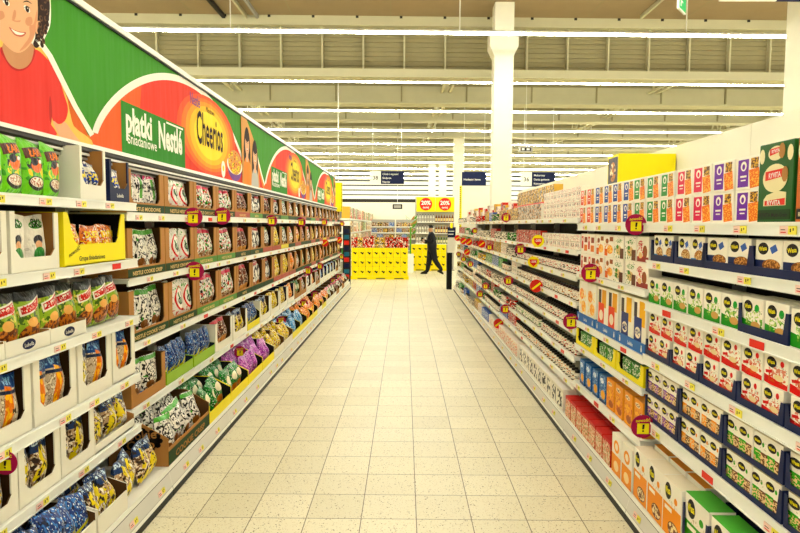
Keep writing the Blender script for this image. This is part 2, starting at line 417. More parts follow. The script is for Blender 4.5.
_bay = {}
def bay(name, label, side, Ya, Yb, Xrail, Xback, levels, base_x, base_z, top, group, tagn, cap=False):
    """side -1: fronts face +X (banner side); +1: fronts face -X.  levels = [(z, rail height)]"""
    wd = Yb - Ya
    rz = PI/2 if side < 0 else -PI/2
    # local x runs along the shelf, local -y towards the aisle; origin on the floor at the rail line
    org = (Xrail, Ya if side < 0 else Yb, 0)
    t = empty(name, org, rz)
    tag(t, label, 'shelving', group)
    depth = abs(Xback - Xrail)
    def part(nm, key, fn, par=t, loc=(0, 0, 0)):
        k = (nm, key)
        if k not in _bay: _bay[k] = fn().mesh(nm)
        o = bpy.data.objects.new(nm, _bay[k]); COL.objects.link(o); o.parent = par; o.location = loc; return o
    def back():
        b = MB(); b.box(0, wd, depth, depth + .02, 0, min(top, 1.80), M['back_shade']); b.box(.002, wd - .002, depth, depth + .02, min(top, 1.80), top, M['cream'] if side > 0 else M['back_shade']); return b  # dark panel colour stands in for the shade between the shelves
    part('back_panel', (wd, depth, top, side), back)
    def upr():
        b = MB(); b.box(-.012, .012, depth - .06, depth - .001, 0, min(top, 2.1), M['white'])
        for q in range(30): b.box(-.006, .006, depth - .062, depth - .060, .1 + q*.07, .13 + q*.07, M['dark'])
        return b
    for x in (.0125, wd - .0125): part('upright', (depth, min(top, 2.1)), upr, loc=(x, 0, 0))
    for i, (z, rh) in enumerate(levels):
        o = part('shelf', (wd, depth), lambda: shelf_mesh(wd - .004, depth - .005), loc=(.002, 0, z))
        def rail():
            b = MB(); b.box(0, wd - .004, 0, .012, -rh, 0, M['white']); b.box(0, wd - .004, -.005, 0, -.008, .004, M['white']); b.box(0, wd - .004, -.005, 0, -rh, -rh + .006, M['white'])
            return b
        part('price_rail', (wd, rh), rail, par=o)
        rnd = random.Random(i * 31 + int(Ya * 10) + (5 if side > 0 else 0))
        x = rnd.uniform(.08, .3)
        while x < wd - .14:
            tg = bpy.data.objects.new('price_tag', RTAG if rnd.random() < .1 else TAG); COL.objects.link(tg); tg.parent = o; tg.location = (x, -.0015, -rh + .007)
            x += rnd.uniform(*tagn)
    # base
    fo = abs(base_x) - abs(Xrail)     # negative: base juts out towards the aisle
    def base():
        b = MB(); b.box(0.002, wd - .002, fo + .03, depth, .12, base_z, M['white']); b.box(.002, wd - .002, fo + .035, fo + .05, 0, .12, M['dark'])
        # sloping kick rail
        y0 = fo - .0; z1 = base_z
        f_ = lambda a, c, m: b.face([(.002, y0 + .03*a, .045 + (z1-.045)*a), (wd - .002, y0 + .03*a, .045 + (z1-.045)*a), (wd - .002, y0 + .03*c, .045 + (z1-.045)*c), (.002, y0 + .03*c, .045 + (z1-.045)*c)], m)
        f_(0, .16, M['white']); f_(.16, .19, M['grey']); f_(.19, .84, M['rail_grey']); f_(.84, .87, M['dark']); f_(.87, 1, M['white'])
        b.box(.002, wd - .002, y0 + .001, y0 + .03, 0, .045, M['black'])  # black band added as the shade line under the kick rail
        b.box(.002, wd - .002, fo + .028, fo + .034, .02, z1 + .012, M['white'])
        return b
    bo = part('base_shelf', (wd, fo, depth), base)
    rnd = random.Random(int(Ya * 100)); x = rnd.uniform(.1, .3)
    while x < wd - .14:
        tg = bpy.data.objects.new('price_tag', TAG); COL.objects.link(tg); tg.parent = bo; tg.location = (x, fo + .006, .085); tg.rotation_euler = (math.radians(-14), 0, 0)
        x += rnd.uniform(.3, .5)
    if cap:      # end cheek plates where the deeper shelves stop
        for z, rh in levels:
            b = MB(); b.box(wd - .003, wd, 0, depth*.9, z - rh, z + .004, M['white']); b.build('end_plate', t)
    return t

AB = 3.9; WL = 1.327; NL = 10
LA = [(1.90, .046), (1.55, .05), (1.185, .046), (.817, .048), (.483, .046)]
LB = [(1.844, .052), (1.417, .046), (.985, .045), (.557, .046)]
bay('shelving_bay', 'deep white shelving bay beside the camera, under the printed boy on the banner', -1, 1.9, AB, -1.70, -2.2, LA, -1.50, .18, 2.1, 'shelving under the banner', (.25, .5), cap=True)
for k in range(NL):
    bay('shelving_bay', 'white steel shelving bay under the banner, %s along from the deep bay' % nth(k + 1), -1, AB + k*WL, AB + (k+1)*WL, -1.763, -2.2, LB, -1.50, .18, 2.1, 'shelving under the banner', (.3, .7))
LR = [(1.79, .05), (1.575, .045), (1.33, .05), (1.02, .055), (.65, .065)]
LM = [(1.79, .052), (1.395, .04), (1.0, .045), (.805, .04), (.49, .048)]
LF = [(1.84, .04), (1.57, .04), (1.36, .045), (1.14, .045), (.91, .045), (.68, .045), (.45, .045)]
RM = 3.62; MF = 5.08; WR = 1.46; NR = 8
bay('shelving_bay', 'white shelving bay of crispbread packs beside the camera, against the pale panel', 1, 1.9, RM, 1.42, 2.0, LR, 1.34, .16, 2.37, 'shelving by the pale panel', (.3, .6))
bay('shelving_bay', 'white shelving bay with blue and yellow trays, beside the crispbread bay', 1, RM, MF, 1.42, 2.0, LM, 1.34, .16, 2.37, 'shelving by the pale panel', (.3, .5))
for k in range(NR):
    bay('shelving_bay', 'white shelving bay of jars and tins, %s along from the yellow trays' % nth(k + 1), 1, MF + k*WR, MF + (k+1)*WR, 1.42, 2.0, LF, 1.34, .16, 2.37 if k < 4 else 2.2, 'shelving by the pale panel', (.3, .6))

# canopy strip under the banner
b = MB()
b.box(-1.86, -1.80, 1.9, 16.4, 2.205, 2.225, M['white'])
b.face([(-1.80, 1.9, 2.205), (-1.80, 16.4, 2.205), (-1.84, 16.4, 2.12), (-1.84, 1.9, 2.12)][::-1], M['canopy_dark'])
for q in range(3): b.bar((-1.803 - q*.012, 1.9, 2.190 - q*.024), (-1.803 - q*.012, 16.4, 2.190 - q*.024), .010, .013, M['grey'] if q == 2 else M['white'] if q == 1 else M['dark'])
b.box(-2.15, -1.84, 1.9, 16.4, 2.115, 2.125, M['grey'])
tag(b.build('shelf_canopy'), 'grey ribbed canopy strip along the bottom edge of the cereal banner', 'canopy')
# ================================================================== BANNER (stands in the plane X = XB, faces +X)
XB = -1.85
def bp(px, py):
    """a mark seen at picture point (px, py) -> distance along the banner, height"""
    p = sight(px, py, X=XB); return p[1], p[2]
def banner_mat(name, col, rough=.75):
    m = mat(name, col, rough)
    nt = m.node_tree; b = nt.nodes['Principled BSDF']
    tc = nt.nodes.new('ShaderNodeTexCoord'); mp = nt.nodes.new('ShaderNodeMapping'); mp.inputs['Scale'].default_value = (1, 5, .8)
    nz = nt.nodes.new('ShaderNodeTexNoise'); nz.inputs['Scale'].default_value = 1.6; bpn = nt.nodes.new('ShaderNodeBump'); bpn.inputs['Strength'].default_value = .3; bpn.inputs['Distance'].default_value = .04
    nt.links.new(tc.outputs['Object'], mp.inputs[0]); nt.links.new(mp.outputs[0], nz.inputs['Vector']); nt.links.new(nz.outputs[0], bpn.inputs['Height']); nt.links.new(bpn.outputs[0], b.inputs['Normal'])
    return m
BG = banner_mat('banner_green', '#3f9020'); BR = banner_mat('banner_red', '#e23a26'); BO = banner_mat('banner_orange', '#ea5f26'); BW = banner_mat('banner_white', '#fbf7e6')
BS = banner_mat('banner_skin', '#e8b184'); BH = banner_mat('banner_hair', '#33201a'); BY = banner_mat('banner_yellow', '#ffd92e'); BT = banner_mat('banner_tan', '#d99b4e'); BSH = banner_mat('banner_shirt', '#e2382f')
BD = banner_mat('banner_ink', '#2a120c'); BL = banner_mat('banner_logo_green', '#2f8420'); BLIP = banner_mat('banner_lips', '#c2604a'); BP = banner_mat('banner_violet', '#7a4a8e'); BOR = banner_mat('banner_bright_orange', '#f08a28')
Z0, Z1 = 2.235, 2.985
def poly(b, pts, m, lift):
    """polygon of (Y, Z) points clipped to the sheet, facing +X, as a fan of its own plane"""
    def clip(P, f, ip):
        out = []
        for i in range(len(P)):
            a, c = P[i - 1], P[i]
            if f(c):
                if not f(a): out.append(ip(a, c))
                out.append(c)
            elif f(a): out.append(ip(a, c))
        return out
    def zi(z): return lambda a, c: (a[0] + (c[0]-a[0])*(z-a[1])/(c[1]-a[1]), z)
    def yi(y): return lambda a, c: (y, a[1] + (c[1]-a[1])*(y-a[0])/(c[0]-a[0]))
    P = clip(list(pts), lambda p: p[1] >= Z0, zi(Z0))
    if P: P = clip(P, lambda p: p[1] <= Z1, zi(Z1))
    if P: P = clip(P, lambda p: p[0] >= 1.9, yi(1.9))
    if P: P = clip(P, lambda p: p[0] <= 16.4, yi(16.4))
    if len(P) < 3: return
    ar = sum(P[i-1][0]*P[i][1] - P[i][0]*P[i-1][1] for i in range(len(P)))
    if ar < 0: P = P[::-1]
    b.face([(XB + lift, y, z) for y, z in P], m)
def ell(cy, cz, ry, rz, n=28, a0=0, a1=2*PI, rot=0):
    R = []
    for k in range(n + 1):
        a = a0 + (a1-a0)*k/n; u = ry*math.cos(a); v = rz*math.sin(a)
        R.append((cy + u*math.cos(rot) - v*math.sin(rot), cz + u*math.sin(rot) + v*math.cos(rot)))
    return R
def moon(cy, z, ry, rz, n=60):
    return [(cy - ry*math.cos(PI*k/n), z + rz*max(0, 1 - math.cos(PI*k/n)**2)**.75) for k in range(n + 1)]
def btext(b, txt, y, z, size, m, lift, sx=1, bold=0, slant=0, align='CENTER'):
    for pts in glyphs(txt, bold, align):
        b.face([(XB + lift, y + (u*sx + v*slant)*size, z + v*size) for u, v in pts], m)
bn = empty('banner', (0, 0, 0)); tag(bn, 'long green and red printed cereal banner hung above the shelves', 'banner')
b = MB(); b.box(XB - .02, XB, 1.9, 16.4, Z0 - .01, Z1 + .01, BG); b.build('sheet', bn)
b = MB(); b.box(XB - .04, XB + .02, 1.9, 16.4, Z1 + .012, Z1 + .05, M['white']); b.box(XB - .04, XB + .012, 1.9, 16.4, Z1 + .0, Z1 + .011, M['black']); b.box(XB - .03, XB + .006, 1.9, 16.4, Z0 - .012, Z0 + .005, M['white']); b.build('frame', bn)
S0 = bp(92, 134)[0]; S1_ = bp(271, 195)[1-1] - (bp(120, 103)[0] - S0)
def unit(s0, first=False):
    b = MB()
    zc = 2.30
    # orange swoosh left of the green wedge, its white edge
    A = [bp(38, 38), bp(50, 55), bp(60, 75), bp(75, 105), bp(92, 134)]
    d = s0 - A[-1][0]
    A = [(y + d, z) for y, z in A]
    w_ = [(y - .045, z - .015) for y, z in A]
    poly(b, [(s0 - 1.6, Z0)] + [(s0, Z0)] + A[::-1] + [(s0 - .6, Z1), (s0 - 1.6, Z1)], BG, .0012)
    poly(b, [(s0 - 1.1, Z0), (s0 + .1, Z0), (s0, A[-1][1])] + w_[::-1] + [(w_[0][0] - .1, w_[0][1] - .05), (s0 - 1.1, 2.65)], BOR, .0016)
    poly(b, [(s0 - .62, Z0), (s0 - .1, Z0)] + [(y - .02, z - .05) for y, z in w_[::-1]][1:], BR, .0019)
    poly(b, A + [(y - .045, z - .022) for y, z in A[::-1]], BW, .0125 if s0 == S0 else .0022)
    # red half-moon with white rim
    poly(b, [(s0 - .08, Z0), (s0, 2.30), (s0 + .08, 2.33), (s0 + .3, 2.31), (s0 + .3, Z0)], BO, .0024)
    poly(b, moon(s0 + 1.8, 2.312, 1.80, .69), BW, .0026)
    poly(b, [(s0 + .02, Z0)] + moon(s0 + 1.8, 2.29, 1.745, .66) + [(s0 + 3.56, Z0)], BR, .0030)
    poly(b, [(s0 - .05, Z0)] + [p for p in moon(s0 + 1.8, 2.29, 1.745, .66) if p[0] < s0 + .75] + [(s0 + .6, Z0)], BO, .0033)
    b.build('printed_panel', bn)
    # green logo plate
    b = MB(); e = .0050
    L0 = bp(120, 103); L1 = bp(184, 129)
    d = s0 - S0
    poly(b, [(L0[0] + d, Z0), (L1[0] + d, Z0), (L1[0] + d, 2.575), (L0[0] + d, 2.575)], BL, e)
    btext(b, 'płatki', L0[0] + d + .06, 2.385, .235, BW, e + .001, .84, .034, align='LEFT'); btext(b, 'Nestlé', L0[0] + d + .60, 2.35, .27, BW, e + .001, .68, .034, align='LEFT')
    b_ = .0
    poly(b, [(L0[0] + d + .76, 2.548), (L0[0] + d + 1.12, 2.548), (L0[0] + d + 1.12, 2.562), (L0[0] + d + .76, 2.562)], BW, e + .001)
    btext(b, 'śniadaniowe', L0[0] + d + .08, 2.31, .105, BW, e + .001, .92, .006, align='LEFT')
    b.build('logo_plate', bn, label='green plate with white lettering')
    # breakfast rings picture: yellow glow, wordmark, bowl
    b = MB(); g = s0 + 2.22
    for q, (ry, rz, c) in enumerate(((.86, .36, '#f2592e'), (.76, .33, '#f57a2c'), (.66, .30, '#fa9c2a'), (.57, .265, '#fdbf2c'), (.45, .22, '#ffdf33'))):
        poly(b, ell(g, 2.60, ry, rz), banner_mat('glow_print_%d' % q, c), .0036 + q*.0004)
    btext(b, 'Cheerios', g, 2.50, .41, BY, .0064, .52, .05); btext(b, 'Cheerios', g, 2.50, .41, BD, .0070, .52, .018)
    btext(b, 'Nestlé', s0 + 1.80, 2.81, .14, BP, .0064, .7, .010); btext(b, 'Miodowe', g, 2.81, .075, BD, .0064, .9)
    b.build('wordmark_print', bn)
    b = MB(); c = s0 + 3.05
    poly(b, ell(c, 2.40, .28, .16, 24, PI, 2*PI), BP, .0062); poly(b, ell(c, 2.41, .30, .10), BW, .0066); poly(b, ell(c, 2.44, .26, .13), BT, .0070)
    rnd = random.Random(3)
    for q in range(34):
        a = rnd.uniform(0, 2*PI); r = rnd.random() ** .5
        y, z = c + .24*r*math.cos(a), 2.45 + .12*r*math.sin(a)
        poly(b, ell(y, z, .030, .022, 9), BY if q % 2 else BOR, .0074 + q*.00002); poly(b, ell(y, z, .010, .008, 6), BD, .0083)
    poly(b, ell(s0 + 2.62, 2.33, .07, .085), BW, .0064); poly(b, ell(s0 + 2.62, 2.34, .03, .03), BY, .0068)
    b.build('bowl_print', bn)
    # two printed women at the end of the half-moon
    if s0 + 3.4 < 16.2:
        b = MB(); c = s0 + 3.56
        poly(b, [(c - .22, Z0), (c - .26, Z1), (c + .0, Z1), (c + .5, 2.7), (c + .62, Z0)], BT, .0100)
        for q, (dy, hz, sh) in enumerate(((0, 2.70, BOR), (.36, 2.60, M['grey']))):
            y = c + dy; l = .0104 + q*.003
            poly(b, ell(y, hz - .10, .15, .30), BH, l); poly(b, ell(y, hz - .36, .18, .22), sh, l + .0004)
            poly(b, [(y - .05, hz - .2), (y + .05, hz - .2), (y + .05, hz), (y - .05, hz)], BS, l + .0008); poly(b, ell(y, hz, .095, .13), BS, l + .0011)
            poly(b, ell(y, hz + .09, .10, .06), BH, l + .0014)
            for e_ in (-.035, .035): poly(b, ell(y + e_, hz + .02, .014, .008, 8), BD, l + .0014)
            poly(b, ell(y, hz - .06, .035, .012, 10), BW, l + .0016); poly(b, ell(y, hz - .065, .04, .006, 10), BLIP, l + .0018)
        b.build('women_print', bn)
unit(S0); unit(S1_); unit(2*S1_ - S0)
# printed boy in the red shirt
def spline(P, n=5):
    out = []; m = len(P)
    for i in range(m):
        a, b_, c, d = P[i-1], P[i], P[(i+1) % m], P[(i+2) % m]
        for k in range(n):
            t = k / n
            out.append(tuple(.5*((2*b_[q]) + (c[q]-a[q])*t + (2*a[q]-5*b_[q]+4*c[q]-d[q])*t*t + (3*b_[q]-a[q]-3*c[q]+d[q])*t**3) for q in (0, 1)))
    return out
b = MB()
T = lambda pts, m, l, sm=True: poly(b, [bp(*p) for p in (spline(pts) if sm else pts)], m, l)
FL = banner_mat('flame_print', '#df6420'); FY = banner_mat('flame_edge', '#f6c35a'); CK = banner_mat('skin_warm', '#d8946a'); SKL = banner_mat('skin_light', '#f3c79c'); NK = banner_mat('skin_neck', '#c98e62'); HL = banner_mat('hair_light', '#6a4630'); SHD = banner_mat('shirt_fold', '#c02c26')
T([(37, 40), (48, 58), (58, 78), (72, 107), (86, 134), (80, 150), (-60, 150), (-60, 30)], FL, .0098, False)
T([(33, 46), (46, 60), (56, 76), (64, 94), (68, 112), (72, 126), (84, 148), (-60, 150), (-60, 40)], FY, .0101)
T([(-45, -50), (44, -40), (48, -6), (49, 12), (48, 26), (43, 38), (38, 50), (30, 52), (10, 20)], BW, .0100)
T([(-60, 44), (-6, 47), (3, 49), (16, 58), (32, 49), (46, 60), (56, 76), (62, 94), (66, 108), (64, 119), (58, 124), (51, 121), (49, 112), (48, 122), (47, 138), (-60, 124)], BSH, .0104)
T([(48, 96), (49.5, 104), (50, 114), (49, 124), (47.5, 118), (47, 104)], SHD, .0106)
T([(51, 121), (58, 125), (63, 122), (72, 134), (82, 148), (66, 150), (57, 136)], BS, .0107)
T([(-2, 49), (3, 60), (9, 68), (17, 71), (25, 68), (31, 60), (33, 49), (24, 44), (8, 42)], SHD, .0108)
T([(0, 45), (3, 57), (9, 65.5), (17, 69), (25, 66), (30, 58), (31, 45), (20, 40), (8, 38)], NK, .0110)
T([(-22, -40), (12, -55), (32, -40), (43, -16), (47.5, 2), (46.5, 20), (43, 31), (39, 43), (34.5, 48), (31, 44), (32, 30), (10, 0), (-25, 10)], BH, .0112)
T([(-16, -18), (-13, 12), (-7, 32), (2, 44), (11, 51.5), (18, 52.5), (25, 48), (31, 39), (34.5, 26), (35.5, 8), (33, -10), (22, -24), (-6, -26)], BS, .0116)
T([(27, 26), (31, 24), (33.5, 14), (35, 10), (34, 27), (30, 39), (24, 47), (17, 51), (22, 44), (27, 36)], CK, .0117)
T([(-8, -12), (-2, -4), (14, -2), (24, -6), (20, -18), (0, -22)], SKL, .0117)
T([(24, 18), (29, 17), (30, 23), (26, 26), (23, 23)], CK, .0118); T([(-6, 12), (0, 11), (2, 17), (-3, 20), (-7, 17)], CK, .0118)
T([(34, 22), (37.5, 21), (38.5, 25), (37.5, 30), (34.5, 34), (33.3, 29)], BS, .0119); T([(35, 24), (37, 24), (36.5, 29), (35, 31)], CK, .0120)
for cx, cy in ((3.5, 2), (24.5, 9)):
    y, z = bp(cx, cy); poly(b, ell(y, z, .026, .014, 14, rot=-.1), BW, .0120); poly(b, ell(y + .002, z, .015, .015, 14), BH, .0122); poly(b, ell(y, z, .008, .008, 10), BD, .0124); poly(b, ell(y + .004, z + .005, .003, .003, 8), BW, .0126)
    T([(cx - 3.6, cy - 1.2), (cx, cy - 3), (cx + 3.4, cy - .6), (cx, cy - 2.0)], BD, .0123)
    T([(cx - 4.5, cy - 6.5), (cx, cy - 8.6), (cx + 5, cy - 5), (cx, cy - 7.2)], BH, .0122)
T([(11.5, 10), (13.5, 12), (12.8, 18), (10.8, 20.5), (9.6, 18)], CK, .0121); T([(9, 19.5), (12, 21.6), (17, 22), (18, 20.2), (14, 20.6)], CK, .0122)
T([(6.5, 27), (11, 29.5), (17, 31.6), (23.5, 32.5), (20, 36.6), (13, 35.6), (8.6, 31)], BLIP, .0121); T([(8.4, 28.6), (12, 30.6), (17, 32.4), (22, 33.2), (18, 35), (12.6, 33.6)], BW, .0123)
rnd = random.Random(5)
for q in range(46):
    py = rnd.uniform(-26, 46); px = rnd.uniform(37.5, 45.5) - max(0, py - 22)*.22; y, z = bp(px, py); poly(b, ell(y, z, .016, .015, 10), BH if q % 2 else HL, .0124 + q*.00002); poly(b, ell(y + .002, z + .002, .009, .008, 8), BH, .0136)
b.build('boy_print', bn)
# yellow aisle marker at the banner's far end
b = MB(); b.box(-1.93, -1.71, 16.9, 16.93, 2.13, 2.92, M['yellow'])
for q in range(20): b.box(-1.735, -1.715, 16.897, 16.9, 2.15 + q*.038, 2.17 + q*.038, M['ink'])
b.tube((-1.82, 16.915, 2.92), (-1.82, 16.915, 6.6), .012, M['white'])
tag(b.build('aisle_marker'), 'narrow yellow vertical marker hanging at the far end of the banner', 'sign')
# ================================================================== GOODS
# ---- printed packaging
CEREAL_N = lambda c1, c2: None
def bagprint(name, base, blobs, extra=(), cr=.5):
    L = [('n', sc, thr, col, reg) for sc, thr, col, reg in blobs]
    return pm(name, base, L + list(extra), .33, cr)
BAG = {
 'yellsplash': bagprint('print_yellow_splash', '#ebe5d6', [(9, .56, '#1c2f6e', None), (10, .64, '#15110f', None)], [('e', .5, .6, .42, .15, '#1d3f9a'), ('n', 13, .5, '#f3dc22', ('r', .5, .6, .38, .10)), ('n', 14, .5, '#7a3f1c', ('r', .5, .2, .5, .16))]),
 'lime': bagprint('print_lime', '#6fc02c', [(7, .62, '#3f8f1f', None)], [('r', .5, .78, .40, .09, '#4a1a0c', .15), ('n', 9, .55, '#15121a', ('e', .5, .55, .36, .14)), ('n', 8, .56, '#f4d23a', ('e', .5, .42, .36, .12)), ('e', .5, .53, .2, .12, '#e0702c'), ('e', .42, .60, .13, .07, '#15121a'), ('e', .62, .62, .06, .035, '#f4f4ee'), ('e', .5, .22, .38, .13, '#1d1414'), ('e', .5, .24, .32, .09, '#efe2cc'), ('n', 20, .52, '#a3522a', ('e', .5, .24, .3, .08))]),
 'boywhite': bagprint('print_white_boy', '#ece6d6', [(8, .66, '#cfc9b8', None)], [('e', .5, .82, .3, .08, '#3c8a2a'), ('n', 20, .5, '#f0eee0', ('e', .5, .82, .26, .05)), ('e', .5, .52, .2, .1, '#17131a'), ('e', .5, .43, .15, .08, '#e0a97c'), ('e', .5, .25, .26, .14, '#2f7d33'), ('e', .5, .1, .38, .06, '#a9251c')]),
 'choco': bagprint('print_choco', '#8fae3a', [(8, .55, '#3d5d1c', None), (12, .62, '#d8c86a', None)], [('r', .5, .93, .6, .10, '#171a1c'), ('r', .5, .72, .42, .09, '#efe9d8', .18), ('r', .5, .72, .38, .06, '#b81f1c', .18), ('n', 15, .5, '#f3ecd8', ('r', .5, .72, .36, .04, .18)), ('e', .5, .22, .42, .2, '#5e2a16'), ('n', 13, .5, '#c4763a', ('e', .5, .25, .4, .18)), ('e', .42, .45, .16, .09, '#e7b06a')]),
 'orangeblue': bagprint('print_orange_blue', '#c9b79c', [(12, .55, '#8a7256', None), (12, .62, '#efe3c9', None)], [('r', .5, .92, .6, .14, '#1a3f7d'), ('n', 14, .54, '#7fb0d8', ('r', .5, .9, .5, .06)), ('r', .38, .42, .13, .40, '#e07a16', -.12), ('n', 6, .52, '#f5b93a', ('r', .36, .42, .10, .40, -.12)), ('n', 8, .60, '#3a2414', ('r', .72, .35, .26, .4)), ('r', .5, .72, .5, .03, '#10203f')]),
 'muesli': bagprint('print_muesli', '#b99a76', [(14, .54, '#5a3c28', None), (15, .58, '#efe5cf', None)], [('r', .5, .9, .6, .16, '#17325f'), ('n', 16, .52, '#cfe0e8', ('r', .5, .92, .5, .05)), ('n', 5, .47, '#e3cd22', ('r', .35, .42, .22, .42, -.35)), ('n', 9, .55, '#f4efe0', ('r', .7, .4, .3, .4)), ('n', 8, .60, '#2a1a10', None)]),
 'blue': bagprint('print_blue', '#1c3470', [(11, .56, '#3f76b8', None), (18, .62, '#dfe8ea', None), (9, .62, '#0b1330', None)], [('r', .5, .3, .6, .04, '#d9d23a', .3)]),
 'cookie': bagprint('print_cookie', '#f0ece0', [(13, .545, '#101010', None), (12, .64, '#b9b2a4', None), (9, .68, '#3f9430', None)], [('e', .5, .6, .36, .2, '#0d0d0d'), ('n', 17, .47, '#f2eee2', ('e', .5, .6, .33, .17)), ('e', .3, .25, .16, .1, '#7a4a22'), ('e', .65, .2, .2, .1, '#8e5a2c'), ('r', .5, .06, .6, .05, '#2a63a8'), ('r', .5, .93, .6, .05, '#4c9c34')]),
 'rednut': bagprint('print_red_outline', '#f1ece0', [(12, .64, '#c8c2b4', None)], [('e', .5, .55, .42, .30, '#cf2a22'), ('e', .5, .55, .36, .25, '#f4f0e4'), ('r', .35, .55, .05, .16, '#2f7d33', .3), ('r', .6, .55, .05, .16, '#1c1616', -.25), ('n', 12, .58, '#c83a22', ('r', .5, .15, .5, .13)), ('n', 11, .6, '#3b9a33', ('r', .5, .88, .5, .1))]),
 'multi': bagprint('print_multi', '#ece7dc', [(12, .56, '#161414', None), (10, .60, '#c5301f', None), (11, .62, '#3a9a3a', None)], [('r', .5, .9, .6, .05, '#c92a4a'), ('e', .5, .2, .4, .14, '#8c5a34'), ('n', 14, .54, '#e8d6b4', ('e', .5, .2, .4, .13))]),
 'penguin': bagprint('print_penguin', '#eee8dc', [(9, .56, '#0e0e10', None)], [('e', .5, .6, .25, .22, '#111111'), ('e', .5, .56, .15, .15, '#f2eee2'), ('e', .5, .15, .4, .12, '#b3622c'), ('r', .5, .93, .6, .05, '#b3262a')]),
 'brown': bagprint('print_brown', '#6b2f1b', [(12, .56, '#241410', None), (18, .62, '#efe2c8', None)], [('r', .5, .92, .6, .06, '#c3263a'), ('e', .5, .2, .4, .15, '#c98d4e')]),
 'pinktop': bagprint('print_pink_top', '#efe9dd', [(15, .57, '#141214', None), (11, .66, '#9a9488', None)], [('n', 9, .5, '#d9447c', ('r', .5, .94, .5, .07)), ('r', .5, .6, .09, .26, '#4f9c30'), ('n', 13, .5, '#a3422a', ('r', .5, .13, .5, .1)), ('r', .5, .03, .6, .04, '#3c7fb0')]),
 'greenpack': bagprint('print_green_pack', '#1d7a2e', [(11, .58, '#0b3a18', None), (18, .64, '#e9efdc', None)], [('e', .5, .6, .26, .16, '#e8e2c4'), ('e', .5, .2, .3, .12, '#b3622c')]),
 'purple': bagprint('print_purple', '#9c3fa0', [(12, .56, '#d98ad0', None), (16, .62, '#4a1850', None), (19, .66, '#f3e6ee', None)]),
 'yellowpack': bagprint('print_yellow_pack', '#e9cf2e', [(12, .57, '#7a4a1c', None), (18, .6, '#f4efe0', None), (11, .66, '#b32a1c', None)]),
 'orangepack': bagprint('print_orange_pack', '#e8832a', [(12, .57, '#f3d9a0', None), (16, .62, '#7a3018', None)]),
 'skyblue': bagprint('print_sky_blue', '#3f8fc8', [(12, .57, '#e6eef0', None), (16, .62, '#12305e', None)]),
 'orangered': bagprint('print_orange_red', '#e2792c', [(11, .56, '#f2ead8', None), (18, .6, '#7a1d14', None)], [('n', 12, .5, '#f3d22c', ('r', .5, .45, .5, .12))]),
}
BAGNAME = {'yellsplash': 'white bag with blue yellow splash', 'lime': 'lime green cereal bag', 'boywhite': 'white bag with cartoon child', 'choco': 'green and brown cereal bag', 'orangeblue': 'blue and orange striped bag',
 'muesli': 'blue topped muesli bag', 'blue': 'shiny dark blue cereal bag', 'cookie': 'white bag with black splash', 'rednut': 'white bag with red ring', 'multi': 'white bag with busy print',
 'penguin': 'black and white bag', 'brown': 'dark brown chocolate bag', 'pinktop': 'white bag with pink top', 'greenpack': 'dark green cereal bag', 'purple': 'purple and pink cereal bag', 'yellowpack': 'yellow and brown cereal bag',
 'orangepack': 'orange cereal bag', 'skyblue': 'sky blue cereal bag', 'orangered': 'orange and white cereal bag'}
BAGOBJ = {'muesli': 'muesli_bag', 'orangeblue': 'muesli_bag', 'choco': 'chocolate_cereal_bag', 'brown': 'chocolate_cereal_bag', 'blue': 'muesli_bag', 'multi': 'muesli_bag'}
def bag_kind(style, wd, ht, th=.07, var=0, letters=None):
    def build():
        b = MB(); nx, nz = 9, 12; rnd = random.Random(hash((style, var)) % 1000 if False else var * 7 + len(style))
        ph = [rnd.uniform(0, 6) for _ in range(6)]
        def pt(i, j, sgn):
            u = i / nx; v = j / nz
            pu = max(0, math.sin(PI*u)) ** .55; pv = max(0, math.sin(PI*min(1, max(0, (v*1.04 - .0))))) ** .5 if v < .93 else 0
            if v < .08: pv = (v / .08) ** .5 * .75
            d = th/2 * pu * pv * (1 + .18*math.sin(5*u + ph[0] + 3*v) + .12*math.sin(9*v + ph[1]))
            x = (u - .5) * wd * (1 - .06*pv + .02*math.sin(7*v + ph[2])); z = v * ht + .006*math.sin(4*u + ph[3]) * v
            lean = .008 * math.sin(ph[4]) * v * v
            return (x + lean, th/2 - sgn*d + .01*v*math.sin(ph[5]), z)
        F = [[pt(i, j, 1) for i in range(nx+1)] for j in range(nz+1)]; U = [[(i/nx, j/nz) for i in range(nx+1)] for j in range(nz+1)]
        B = [[pt(nx-i, j, -1) for i in range(nx+1)] for j in range(nz+1)]
        b.grid(F, BAG[style], U); b.grid(B, BAG[style], U)
        if letters:
            txt, x, z, sz, m, ang = letters
            for pts in glyphs(txt, .02, 'CENTER'):
                Q = []
                for a, c in pts:
                    a *= sz*.8; c *= sz; px = x + a*math.cos(ang) - c*math.sin(ang); pz = z + a*math.sin(ang) + c*math.cos(ang)
                    u = min(.98, max(.02, px/wd + .5)); v = min(.9, max(.05, pz/ht))
                    i = u*nx; j = v*nz; p = pt(i, j, 1)
                    Q.append((px, p[1] - .002, pz))
                b.face(Q, m)
        return b.build(BAGOBJ.get(style, 'cereal_bag'), smooth=True)
    return Kind(build, 'cereal bag', BAGNAME[style])
_bk = {}
def bag(style, wd, ht, th=.07, var=0, letters=None):
    k = (style, wd, ht, th, var)
    if k not in _bk: _bk[k] = bag_kind(style, wd, ht, th, var, letters)
    return _bk[k]

